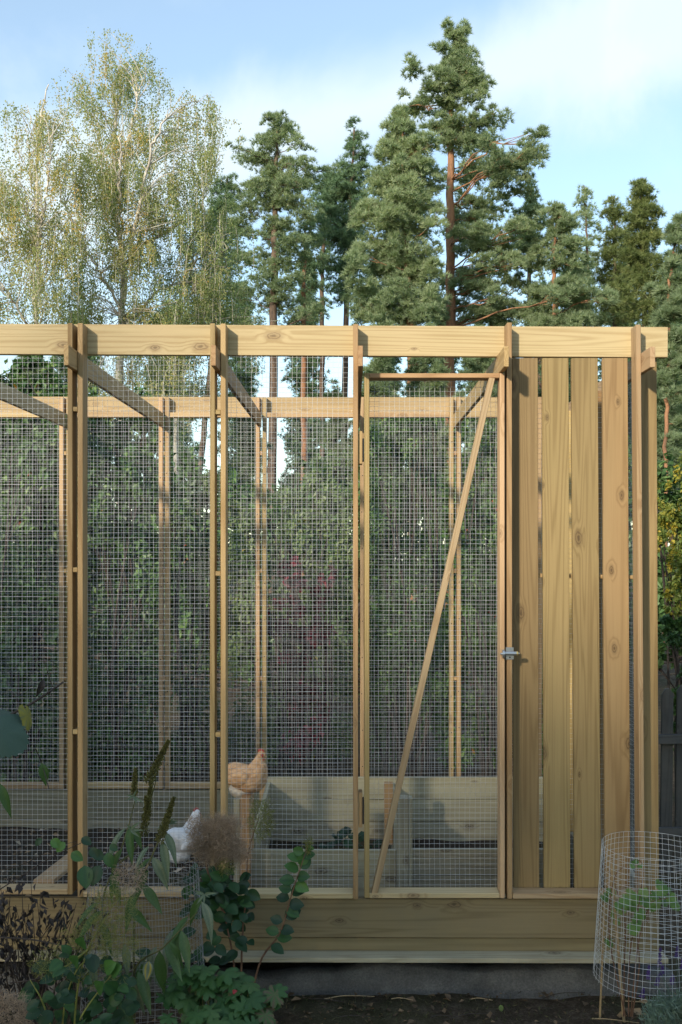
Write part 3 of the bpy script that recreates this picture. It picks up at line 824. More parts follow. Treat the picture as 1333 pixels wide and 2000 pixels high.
# ------------------------------------------------------------------ trees behind
birch('birch_tree', 'slender pale birch with sparse yellowing leaves at the left edge',
      [[(70, 700, 0, 10), (72, 520, .1, 9), (74, 380, 0, 7), (80, 260, -.1, 4), (96, 165, 0, 2)],
       [(70, 600, 0, 6), (45, 470, .5, 5), (22, 350, .8, 3)], [(73, 500, 0, 5), (105, 400, -.4, 4), (125, 300, -.7, 2)],
       [(75, 420, 0, 4), (50, 320, .3, 3), (45, 240, .2, 2)], [(60, 640, 0, 5), (20, 560, -.5, 4), (-20, 480, -.9, 3)]],
      17.0, [(95, 195, 18, 28, .7), (60, 250, 40, 40, .65), (110, 280, 38, 60, .65), (30, 330, 48, 60, .6), (90, 390, 55, 60, .75), (20, 470, 45, 60, .8), (110, 490, 42, 60, .8), (50, 570, 80, 55, 1.0), (-60, 480, 60, 130, .8), (-10, 380, 30, 60, .7)], 620, .62)
birch('birch_tree', 'large weeping birch with white limbs and olive drooping sprays',
      [[(236, 720, 0, 15), (240, 560, 0, 13), (235, 470, 0, 11), (222, 380, 0, 9), (222, 250, .2, 6), (232, 120, .3, 2.5)],
       [(240, 540, 0, 8), (285, 440, -.6, 7), (310, 350, -.9, 5), (345, 270, -1.0, 3)], [(250, 500, 0, 7), (320, 420, .8, 6), (370, 365, 1.2, 4), (410, 240, 1.5, 2)],
       [(233, 450, 0, 6), (195, 360, .6, 5), (175, 260, .8, 3), (165, 165, .9, 2)], [(224, 380, 0, 5), (262, 280, -.4, 4), (290, 180, -.5, 2)],
       [(238, 600, 0, 6), (190, 510, -.7, 5), (150, 420, -1.0, 3)], [(242, 640, 0, 7), (300, 560, .4, 6), (370, 520, .8, 4), (430, 490, 1.0, 3)], [(240, 500, 0, 6), (255, 400, -.8, 5), (262, 300, -1, 3)]],
      18.5, [(225, 130, 22, 22, .7), (270, 135, 42, 24, .8), (180, 175, 35, 28, .5), (225, 190, 45, 50, .75), (300, 185, 30, 50, .95), (180, 270, 32, 55, .7), (235, 290, 60, 60, .9), (310, 270, 35, 60, .8), (390, 215, 34, 24, .9), (405, 250, 30, 45, .55), (360, 300, 28, 50, .6), (200, 370, 55, 55, .9), (270, 390, 60, 60, 1), (340, 370, 50, 60, .8), (400, 370, 36, 60, .9), (170, 470, 45, 60, .85), (240, 490, 55, 60, .9), (310, 470, 50, 50, .5), (150, 570, 50, 50, .8), (230, 600, 60, 40, .9), (320, 590, 55, 60, .8), (400, 450, 50, 50, .9), (250, 730, 150, 60, .7)], 1500, .52)
birch('birch_tree', 'dark green weeping birch in front of the pines, lower right of the large birch',
      [[(345, 760, 0, 9), (352, 600, 0, 8), (372, 480, 0, 6), (395, 390, .1, 3)], [(350, 620, 0, 5), (405, 540, -.4, 4), (455, 500, -.6, 2)], [(360, 540, 0, 5), (400, 470, .5, 3), (440, 440, .7, 2)]],
      19.5, [(400, 440, 48, 40, 1), (440, 490, 45, 40, 1), (380, 520, 60, 50, 1), (440, 570, 48, 50, 1.1), (370, 620, 60, 50, 1), (460, 640, 40, 30, .9), (350, 730, 90, 50, .8)], 720, .30)

G = 'conifers behind the run'
# tall pine: the main one, and the broad pine to its left
needle_tree('pine_tree', 'tallest pine, orange trunk and bare lower limbs, rising behind the door',
    [(881, 900, 23), (879, 640, 20), (880, 480, 17), (880, 330, 14), (884, 190, 9), (893, 60, 3)], 24.0,
    [(880, 55, 9, 14), (908, 58, 12, 16), (893, 80, 20, 16), (905, 105, 24, 16), (875, 112, 20, 14), (920, 135, 26, 16), (882, 140, 28, 16), (858, 165, 26, 14), (900, 168, 34, 16), (938, 168, 22, 12),
     (795, 168, 22, 14), (778, 186, 12, 9), (820, 190, 26, 14), (845, 198, 16, 9), (868, 205, 20, 12), (915, 205, 34, 15), (942, 195, 14, 10), (945, 245, 34, 18), (912, 252, 34, 14), (968, 262, 22, 14), (872, 243, 28, 14), (850, 262, 22, 14), (890, 280, 28, 14), (925, 280, 22, 10),
     (965, 310, 28, 12), (1000, 315, 26, 14), (1035, 305, 18, 12), (945, 330, 22, 12), (985, 345, 34, 14), (1015, 350, 26, 16), (960, 362, 22, 10), (930, 385, 24, 14), (970, 400, 28, 16), (925, 425, 26, 10), (955, 435, 22, 12),
     (935, 490, 26, 12), (965, 480, 26, 14), (990, 505, 24, 12), (950, 545, 30, 14), (985, 535, 32, 16), (1015, 560, 26, 14), (935, 575, 26, 12), (965, 590, 36, 16), (1005, 605, 34, 16), (935, 620, 30, 14), (980, 635, 34, 14), (1000, 470, 30, 14), (1035, 530, 26, 14), (960, 515, 30, 12), (905, 545, 20, 12), (1040, 585, 30, 14), (1055, 620, 30, 14), (1020, 335, 30, 14), (985, 320, 30, 12), (975, 380, 30, 12), (1005, 385, 24, 12), (915, 455, 24, 12), (840, 420, 20, 10), (845, 560, 18, 10), (850, 620, 24, 14)],
    M_NEEDLE, M_PINEB, group=G, dens=1.35)
left_mass = [(785, 222, 12, 16), (770, 248, 24, 15), (800, 256, 20, 14), (755, 275, 20, 14), (785, 285, 32, 16), (820, 275, 20, 14), (835, 300, 24, 15), (760, 305, 28, 15), (800, 318, 34, 16), (745, 335, 26, 14), (840, 335, 24, 15), (780, 348, 36, 18), (820, 365, 34, 18), (745, 370, 32, 18), (855, 370, 16, 14),
    (730, 400, 30, 18), (780, 400, 38, 20), (830, 405, 34, 18), (712, 432, 26, 18), (760, 440, 40, 20), (810, 445, 40, 20), (850, 450, 18, 14), (722, 475, 34, 20), (775, 485, 42, 22), (825, 490, 38, 20), (700, 510, 24, 18), (745, 525, 42, 22), (800, 530, 42, 22), (845, 530, 24, 18), (692, 550, 24, 18), (730, 570, 40, 22), (785, 578, 46, 22), (835, 580, 34, 20), (712, 610, 36, 18), (765, 618, 44, 20), (815, 622, 42, 18), (850, 600, 26, 16), (740, 655, 40, 16), (800, 655, 44, 16)]
needle_tree('pine_tree', 'broad bushy blue green pine just left of the tallest pine',
    [(806, 900, 16), (800, 640, 14), (790, 420, 9), (785, 225, 3)], 22.0, left_mass, M_NEEDLE, M_PINEB, group=G, dens=1.15, tone=.14, backs=.8)
needle_tree('pine_tree', 'slim pine with a forked brown trunk, right of the large birch',
    [(532, 1000, 19), (535, 640, 16), (537, 470, 12), (541, 330, 8), (543, 235, 3)], 27.0,
    [(520, 238, 12, 9), (545, 228, 14, 9), (565, 240, 14, 9), (535, 255, 24, 10), (562, 268, 26, 12), (515, 275, 20, 10), (540, 285, 36, 12), (585, 295, 18, 12), (480, 303, 26, 9), (510, 312, 30, 13), (460, 300, 12, 8), (560, 320, 36, 14), (595, 335, 20, 14), (635, 318, 20, 9), (610, 345, 18, 10), (525, 345, 36, 14), (490, 368, 24, 14), (545, 370, 40, 15), (590, 375, 26, 15), (520, 400, 36, 14), (570, 405, 34, 14), (480, 420, 32, 14), (465, 440, 26, 12), (600, 425, 26, 14), (545, 440, 30, 12), (500, 465, 28, 10), (575, 480, 36, 14), (600, 505, 32, 14), (490, 500, 34, 12), (465, 520, 22, 10), (540, 520, 28, 10), (515, 545, 40, 12), (575, 560, 36, 14), (605, 590, 30, 14), (480, 575, 34, 14), (540, 595, 46, 12), (480, 625, 36, 14), (610, 630, 36, 12)],
    M_NEEDLE, M_PINEBD, group=G, dens=1.0, tone=-.04, nbl=11)
needle_tree('pine_tree', 'narrow dark green pine between the slim pine and the broad bushy pine',
    [(672, 1000, 14), (676, 640, 11), (684, 430, 8), (692, 250, 3)], 30.0,
    [(690, 243, 9, 9), (698, 262, 14, 12), (683, 280, 16, 12), (705, 300, 18, 14), (680, 318, 22, 14), (700, 335, 26, 15), (665, 350, 24, 15), (690, 370, 32, 18), (650, 385, 26, 16), (700, 400, 28, 18), (665, 420, 36, 20), (640, 440, 24, 16), (690, 450, 34, 20), (655, 480, 38, 20), (690, 500, 26, 18), (640, 520, 30, 16), (675, 540, 28, 14), (700, 570, 22, 14), (660, 590, 20, 10)],
    M_NEEDLED, M_PINEBD, group=G, dens=1.25)
needle_tree('pine_tree', 'dark low pine with two thin grey trunks behind the slim pine',
    [(629, 1000, 11), (630, 640, 9), (632, 480, 7), (640, 330, 3)], 32.0,
    [(640, 340, 18, 10), (655, 355, 18, 12), (625, 365, 20, 12), (640, 385, 28, 14), (610, 400, 20, 12), (640, 415, 30, 16), (615, 440, 26, 14), (650, 455, 22, 14), (620, 475, 28, 14), (640, 500, 24, 12), (600, 520, 22, 10), (640, 560, 26, 10), (600, 600, 22, 8)],
    M_NEEDLED, M_PINEBD, group=G, dens=1.2)
needle_tree('pine_tree', 'shadowy pine half hidden behind the drooping sprays of the birches',
    [(385, 1000, 13), (420, 640, 10), (436, 480, 8), (445, 345, 3)], 29.0,
    [(445, 352, 16, 10), (425, 370, 20, 12), (460, 385, 20, 12), (440, 405, 30, 14), (410, 425, 26, 14), (465, 440, 24, 14), (435, 460, 34, 16), (400, 490, 30, 16), (460, 500, 30, 14), (430, 530, 40, 16), (390, 560, 34, 16), (460, 570, 34, 14), (430, 610, 44, 16)],
    M_NEEDLED, M_PINEBD, group=G, dens=1.0)
needle_tree('pine_tree', 'bare thin pine trunk with a thin high crown, left of the dark narrow pine',
    [(594, 1000, 14), (593, 700, 11), (594, 560, 8), (598, 440, 3)], 28.0,
    [(598, 445, 20, 9), (585, 465, 22, 10), (612, 480, 22, 10), (575, 530, 16, 8), (615, 560, 18, 8), (575, 610, 16, 8), (620, 650, 20, 8), (570, 690, 18, 8)], M_NEEDLE, M_PINEB, group=G, dens=.8)
needle_tree('spruce_tree', 'pointed bluish conifer right of the tallest pine',
    [(1035, 900, 12), (1034, 640, 10), (1036, 470, 6), (1037, 365, 2)], 27.0,
    [(1037, 372, 7, 9), (1034, 388, 13, 9), (1042, 400, 16, 9), (1022, 414, 17, 10), (1045, 420, 20, 10), (1028, 436, 24, 11), (1050, 445, 22, 11), (1015, 452, 22, 11), (1035, 465, 30, 12), (1062, 470, 16, 10), (1010, 478, 24, 10), (1040, 490, 26, 10), (1000, 495, 16, 8)],
    M_NEEDLE, M_PINEBD, group=G, dens=1.2, tone=-.06)
needle_tree('pine_tree', 'young pine with a pale bent trunk above the cladding boards',
    [(1080, 900, 11), (1082, 640, 9), (1083, 560, 8), (1084, 470, 6), (1089, 410, 2)], 23.0,
    [(1078, 415, 14, 8), (1098, 418, 14, 8), (1088, 430, 26, 9), (1070, 448, 24, 9), (1105, 452, 26, 10), (1118, 465, 16, 9), (1052, 486, 24, 9), (1085, 480, 26, 8), (1115, 490, 28, 11), (1135, 500, 20, 10), (1100, 520, 34, 11), (1140, 535, 32, 12), (1120, 555, 34, 12), (1050, 575, 22, 8), (1140, 580, 40, 14), (1165, 600, 26, 12), (1120, 605, 44, 14), (1055, 632, 36, 12), (1090, 640, 44, 12), (1145, 632, 44, 12), (1030, 610, 24, 9)],
    M_NEEDLE, M_PINEB, group=G, dens=1.3, tone=.04)
needle_tree('spruce_tree', 'thin airy conifer with a wispy grey top beside the young pine',
    [(1150, 900, 9), (1150, 600, 7), (1146, 450, 4), (1141, 362, 1.5)], 29.0,
    [(1140, 370, 7, 8), (1146, 384, 10, 7), (1133, 395, 9, 6), (1150, 405, 14, 8), (1140, 422, 16, 7), (1158, 432, 14, 8), (1142, 446, 20, 8), (1160, 462, 16, 8), (1140, 480, 20, 8), (1160, 500, 20, 8), (1145, 525, 22, 8)],
    M_NEEDLE, M_PINEBD, group=G, dens=.8, tone=.12, nbl=9)
needle_tree('spruce_tree', 'middle spruce of the ragged group at the right, with drooping branches',
    [(1200, 900, 10), (1200, 620, 8), (1200, 480, 5), (1198, 385, 2)], 27.0,
    [(1197, 392, 9, 8), (1203, 408, 14, 8), (1188, 420, 14, 8), (1208, 428, 18, 9), (1190, 444, 20, 9), (1212, 455, 20, 9), (1183, 470, 20, 10), (1205, 482, 26, 10), (1222, 500, 20, 10), (1185, 505, 24, 10), (1205, 530, 30, 12), (1180, 550, 26, 12), (1218, 565, 26, 12), (1195, 590, 38, 14), (1175, 620, 34, 12), (1215, 625, 34, 14)],
    M_SPRUCE, M_PINEBD, group=G, dens=1.05, droop=.55, blade=.13)
needle_tree('spruce_tree', 'tallest yellow green spruce at the right with a blunt ragged top',
    [(1258, 900, 13), (1258, 620, 11), (1256, 480, 7), (1252, 355, 3)], 25.0,
    [(1240, 366, 12, 7), (1258, 360, 12, 8), (1250, 378, 18, 9), (1262, 392, 20, 9), (1240, 400, 20, 9), (1256, 414, 26, 10), (1278, 420, 14, 9), (1236, 430, 22, 10), (1262, 440, 28, 11), (1285, 452, 18, 10), (1240, 462, 28, 11), (1268, 474, 30, 11), (1232, 492, 24, 11), (1262, 505, 34, 12), (1288, 520, 22, 11), (1238, 530, 30, 12), (1268, 548, 34, 13), (1240, 570, 32, 13), (1280, 585, 32, 13), (1250, 605, 42, 14), (1285, 625, 32, 13)],
    M_SPRUCE, M_PINEBD, group=G, dens=1.1, droop=.55, blade=.13, tone=.05)
needle_tree('pine_tree', 'slender pine at the right edge, its thin trunk bare below the crown',
    [(1300, 930, 8), (1304, 760, 8), (1306, 640, 7), (1308, 560, 6), (1325, 430, 3)], 18.0,
    [(1326, 430, 14, 9), (1312, 448, 12, 8), (1334, 455, 16, 10), (1318, 480, 18, 9), (1342, 500, 22, 12), (1305, 520, 16, 8), (1330, 545, 26, 10), (1300, 570, 24, 10), (1335, 590, 28, 12), (1310, 620, 34, 12), (1285, 655, 26, 10), (1325, 660, 30, 12), (1300, 700, 26, 12), (1340, 710, 26, 14), (1290, 745, 24, 10), (1325, 770, 28, 13), (1345, 820, 22, 14), (1320, 860, 20, 10)],
    M_NEEDLE, M_PINEB, group=G, dens=1.2, tone=-.08)
# deeper wood: conifers that close the gaps
def far(i, x, top, Y, w_, mat, bark_, lab, wood_=None, dens=.8):
    half = lambda t: 6 + w_ * 1.15 * t ** .5
    pads = profile(top, 1010, lambda t: x, half, int(30 + (1010 - top) / 6), ry=(9, 17))
    needle_tree('spruce_tree', lab, [(x, 1040, 12), (x, 700, 9), (x, top, 2)], Y, pads, mat, bark_, group='darker conifers deeper in the wood', dens=dens, droop=.4, nbl=9, blade=.17, bw=.024, fill=.5)
far(0, 745, 640, 36, 60, M_NEEDLED, M_PINEBD, 'dark conifer seen through the door mesh behind the tall pine')
far(1, 965, 590, 34, 62, M_NEEDLED, M_PINEBD, 'dark conifer behind the upper right of the door')
far(2, 1115, 500, 36, 62, M_NEEDLED, M_PINEBD, 'dark conifer behind the middle cladding boards')
far(3, 1228, 470, 37, 66, M_NEEDLED, M_PINEBD, 'dark conifer behind the right end of the front beam')
far(4, 470, 560, 38, 44, M_NEEDLED, M_PINEBD, 'dark thin conifer left of the slim pine trunk', dens=.55)
far(6, 600, 500, 40, 46, M_NEEDLED, M_PINEBD, 'dim conifer filling the gap behind the bare thin pine')
far(7, 1055, 560, 39, 55, M_NEEDLED, M_PINEBD, 'dim conifer behind the pointed bluish conifer')
far(8, 150, 620, 34, 80, M_NEEDLED, M_PINEBD, 'dim conifer behind the two birches at the left')
far(9, 330, 600, 36, 60, M_NEEDLED, M_PINEBD, 'dim conifer behind the large weeping birch')
far(10, 860, 600, 38, 60, M_NEEDLED, M_PINEBD, 'dim conifer directly behind the tallest pine')
far(5, 1318, 500, 35, 56, M_NEEDLED, M_PINEBD, 'dark conifer beyond the yellowing bush')

def low(x, top, Y, w_, lab):
    pads = profile(top, 1000, lambda t: x, lambda t: 8 + w_ * t ** .6, 46, ry=(10, 18))
    needle_tree('spruce_tree', lab, [(x, 1040, 9), (x, 800, 7), (x, top, 2)], Y, pads, M_NEEDLE, M_PINEBD, group='young conifers between the trunks', dens=.9, droop=.3, nbl=10, fill=.8, tone=-.1)
low(742, 655, 19.0, 70, 'young conifer seen over the upper left corner of the door')
low(832, 640, 20.0, 75, 'young conifer seen over the middle of the door')
low(935, 650, 19.5, 70, 'young conifer seen over the upper right corner of the door')
low(478, 735, 21.0, 46, 'young conifer left of the slim pine trunk under the front beam')
low(1300, 640, 20.0, 70, 'young conifer right of the end board')
low(60, 690, 16.0, 90, 'young conifer under the slender birch at the left edge')
low(655, 760, 22.0, 44, 'young conifer just left of the door, under the front beam')
for i, (x, top, Y, lab) in enumerate(((-260, 420, 27, 'pine beyond the left edge of the picture, nearest'), (-520, 360, 30, 'pine farther beyond the left edge of the picture'), (1520, 420, 28, 'pine beyond the right edge of the picture, nearest'), (1790, 380, 30, 'pine farther beyond the right edge of the picture'))):
    pads = profile(top, 800, lambda t: x, lambda t: 10 + 85 * t ** .6, 46, ry=(10, 18))
    needle_tree('pine_tree', lab, [(x, 1040, 14), (x, 700, 11), (x, top, 3)], Y, pads, M_NEEDLE, M_PINEB, dens=.8, fill=.5)

# ------------------------------------------------------------------ shrubs behind the run
shrub('shrub', 'dark broad leaved shrub behind the leftmost wire frame', 7.4,
      [(100, 790, 50, 70), (20, 800, 90, 110), (100, 850, 70, 110), (-60, 900, 90, 130), (40, 960, 100, 120), (110, 1050, 60, 130), (0, 1120, 110, 130), (80, 1250, 90, 130), (-50, 1350, 110, 150), (60, 1420, 100, 120), (30, 1520, 110, 70), (60, 730, 60, 50)],
      M_BUSH, .062, 1.25, tone=.42)
shrub('shrub', 'dark glossy shrub between the first two rear battens', 7.6,
      [(185, 850, 50, 80), (240, 880, 60, 90), (290, 830, 40, 70), (200, 980, 60, 100), (270, 1010, 60, 110), (170, 1100, 60, 120), (240, 1160, 80, 120), (310, 1120, 50, 110), (200, 1300, 80, 120), (290, 1310, 60, 120), (240, 1450, 110, 100), (160, 1480, 60, 80), (230, 800, 60, 60), (180, 800, 50, 60), (280, 800, 50, 60), (210, 900, 70, 70), (280, 930, 50, 80)],
      M_BUSH, .052, 1.25, tone=.36)
shrub('shrub', 'mid green shrub with loose top behind the second frame', 7.9,
      [(360, 1010, 40, 70), (400, 960, 40, 60), (340, 950, 30, 50), (380, 1120, 50, 90), (330, 1180, 40, 90), (410, 1200, 50, 100), (370, 1330, 60, 110), (400, 1450, 60, 100), (350, 1490, 50, 80), (440, 1080, 40, 80)],
      M_BUSHL, .045, 1.2, tone=.30)
shrub('shrub', 'large pale green shrub with airy top behind the frame with the hen', 8.2,
      [(470, 1010, 40, 60), (520, 1040, 50, 70), (570, 990, 50, 70), (620, 940, 40, 60), (650, 1000, 50, 80), (600, 1060, 60, 80), (500, 1140, 60, 90), (570, 1160, 60, 80), (650, 1130, 60, 100), (690, 1060, 40, 110), (480, 1270, 60, 110), (560, 1300, 60, 100), (640, 1290, 70, 110), (520, 1430, 80, 110), (620, 1450, 90, 100), (590, 910, 22, 30), (660, 900, 26, 36), (500, 960, 22, 30)],
      M_BUSHL, .045, 1.25, tone=.45)
shrub('shrub', 'low shrub with dark red leaves behind the frame with the hen', 7.2,
      [(560, 1120, 36, 40), (600, 1160, 44, 50), (550, 1200, 50, 50), (620, 1220, 44, 50), (640, 1130, 26, 36), (580, 1270, 60, 50), (600, 1400, 60, 100)],
      M_BUSHR, .05, .95, tone=.5)
shrub('shrub', 'tall dense evergreen bush seen through the door mesh', 7.8,
      [(760, 850, 50, 60), (820, 840, 50, 50), (790, 920, 70, 80), (850, 920, 40, 90), (740, 980, 50, 90), (820, 1020, 70, 90), (760, 1100, 70, 100), (850, 1110, 50, 100), (760, 830, 60, 60), (830, 820, 60, 50), (790, 870, 80, 60), (730, 900, 40, 80), (800, 1220, 80, 110), (740, 1290, 60, 110), (850, 1300, 60, 110), (790, 1430, 100, 110)],
      M_BUSH, .042, 1.55, tone=.38, aspect=.42)
shrub('shrub', 'leafy shrub with a few orange leaves right of the diagonal door brace', 7.7,
      [(920, 860, 50, 70), (990, 840, 60, 60), (1045, 850, 40, 60), (920, 930, 50, 60), (970, 880, 55, 60), (1020, 900, 45, 70), (930, 1010, 50, 90), (1000, 1020, 60, 90), (900, 1120, 50, 100), (970, 1140, 60, 100), (1040, 1120, 50, 100), (920, 1270, 60, 110), (1010, 1280, 70, 110), (900, 1420, 70, 100), (990, 1440, 80, 100), (1060, 1420, 60, 110)],
      M_BUSH, .048, 1.3, tone=.46)
shrub('shrub', 'yellow and green autumn shrub at the right edge beyond the run', 7.0,
      [(1320, 960, 28, 40), (1345, 920, 40, 60), (1310, 1020, 30, 50), (1350, 1040, 50, 80), (1318, 1100, 34, 60), (1360, 1150, 60, 80), (1315, 1170, 30, 50), (1290, 1060, 18, 50), (1400, 1000, 60, 110)],
      M_BUSHY, .036, 1.9, group=None, tone=.55)
shrub('shrub', 'dark tangle of leaves above the old picket fence at the right edge', 6.4,
      [(1310, 1230, 30, 36), (1345, 1250, 40, 50), (1300, 1290, 26, 40), (1335, 1330, 40, 44), (1395, 1280, 50, 90), (1315, 1390, 34, 50), (1360, 1420, 50, 90)],
      M_BUSH, .05, 1.5, group=None, tone=.30)
under = shrub('undergrowth', 'x', 12.5,
      [(x, 1050 + 22 * math.sin(x * .05), 78, 150 + 45 * math.sin(x * .021)) for x in range(-1000, 2300, 56)] + [(x + 30, 1240, 80, 110) for x in range(-1000, 2300, 90)],
      M_BUSH, .12, .55, group=None, stems=30, tone=.35)
del under['category']; under['label'] = 'dim undergrowth at the edge of the wood'; under['kind'] = 'stuff'
for ch in under.children: ch['kind'] = 'stuff'
del under['label']

# old picket fence at the right
fence = thing('picket_fence', 'old dark picket fence of grey boards at the right edge', 'fence', (1.9, 5.55, 0))
for px, top in ((1244, 1350), (1272, 1346), (1302, 1344), (1331, 1338), (1362, 1345), (1392, 1340), (1423, 1350)):
    x = (px - X0) * 5.5 / F; zt = P(px, top, 5.5).z; w_ = 0.062
    bm = bmesh.new()
    o_ = [(-w_ / 2, 0), (w_ / 2, 0), (w_ / 2, zt - .03), (w_ * .12, zt), (-w_ * .2, zt - .004), (-w_ / 2, zt - .035)]
    fr = [bm.verts.new((z - zt / 2, a, -.009)) for a, z in o_]; bk = [bm.verts.new((z - zt / 2, a, .009)) for a, z in o_]
    bm.faces.new(fr); bm.faces.new(bk[::-1])
    for i in range(6): bm.faces.new((fr[i], bk[i], bk[(i + 1) % 6], fr[(i + 1) % 6]))
    bmesh.ops.recalc_face_normals(bm, faces=bm.faces[:])
    me = bpy.data.meshes.new('picket'); bm.to_mesh(me); bm.free(); me.materials.append(M_OLD)
    M = Matrix(((0, 1, 0, x), (0, 0, -1, 5.5), (-1, 0, 0, zt / 2), (0, 0, 0, 1)))
    M = Matrix.Translation((x, 5.5, zt / 2)) @ Matrix.Rotation(R(rng.uniform(-1.2, 1.2)), 4, 'Y') @ Matrix(((0, 1, 0, 0), (0, 0, 1, 0), (1, 0, 0, 0), (0, 0, 0, 1)))
    link('picket', me, fence, M)
for z in (P(1300, 1444, 5.47).z, 0.22):
    board('fence_rail', (1.50, 5.47, z), (2.6, 5.47, z + .01), DZ, 0.05, 0.03, M_OLD, fence)

# ------------------------------------------------------------------ hens
def loft(secs, n=20):
    """secs: (x, z, half width y, half height up, half height down) along the bird"""
    V = []
    a = np.arange(n) * 2 * np.pi / n
    for x, z, wy, hu, hd in secs:
        s = np.sin(a)
        V.append(np.stack([np.full(n, x), wy * np.cos(a), z + np.where(s > 0, hu, hd) * s], -1))
    V = np.concatenate(V); m = len(secs)
    i = np.arange(m - 1)[:, None] * n; j = np.arange(n)[None]; j2 = (j + 1) % n
    f = np.stack([i + j, i + j2, i + n + j2, i + n + j], -1).reshape(-1, 4)
    return V, f
def feather_mat(name, a, b, c):
    m, nt, out = new_mat(name); n = N(nt)
    tc = n.node('ShaderNodeTexCoord'); p = tc.outputs['Object']
    q = n.vmath('MULTIPLY', p, (0.62, 1.0, 1.0))
    q = n.vmath('ADD', q, n.vmath('MULTIPLY', tc.outputs['Object'], (0, 0, 0)))
    vor = n.node('ShaderNodeTexVoronoi', feature='F1'); n.put(vor.inputs['Vector'], q); vor.inputs['Scale'].default_value = 58
    k = n.noise(p, 14, 4, 0.6); fine = n.noise(n.vmath('MULTIPLY', p, (1, 2, 2)), 160, 3, 0.6)
    col = n.mix(n.maprange(k, .3, .7, 0, 1), c3(*a), c3(*b))
    col = n.mix(n.maprange(vor.outputs['Distance'], .25, .75, 0, .5), col, c3(*c))
    h = n.math('ADD', n.math('MULTIPLY', vor.outputs['Distance'], -.8), n.math('MULTIPLY', fine, .5))
    n.principled(out, col, .85, n.bump(h, .9, .006), spec=.12)
    return m
M_BUFF = feather_mat('buff_feathers', (0.60, 0.37, 0.20), (0.72, 0.48, 0.29), (0.36, 0.18, 0.08))
M_FLUFF = feather_mat('pale_fluff_feathers', (0.66, 0.58, 0.48), (0.74, 0.68, 0.60), (0.5, 0.43, 0.35))
M_WHITE = feather_mat('white_feathers', (0.78, 0.79, 0.80), (0.84, 0.84, 0.84), (0.62, 0.64, 0.67))
M_COMB = plain('red_comb_skin', (0.42, 0.075, 0.055), .55, bump=.3, bscale=300)
M_BEAK = plain('horn_beak', (0.36, 0.25, 0.13), .4)
M_EYE = plain('dark_eye', (0.02, 0.012, 0.008), .1)
M_LEG = plain('yellowish_hen_leg', (0.42, 0.33, 0.20), .6)
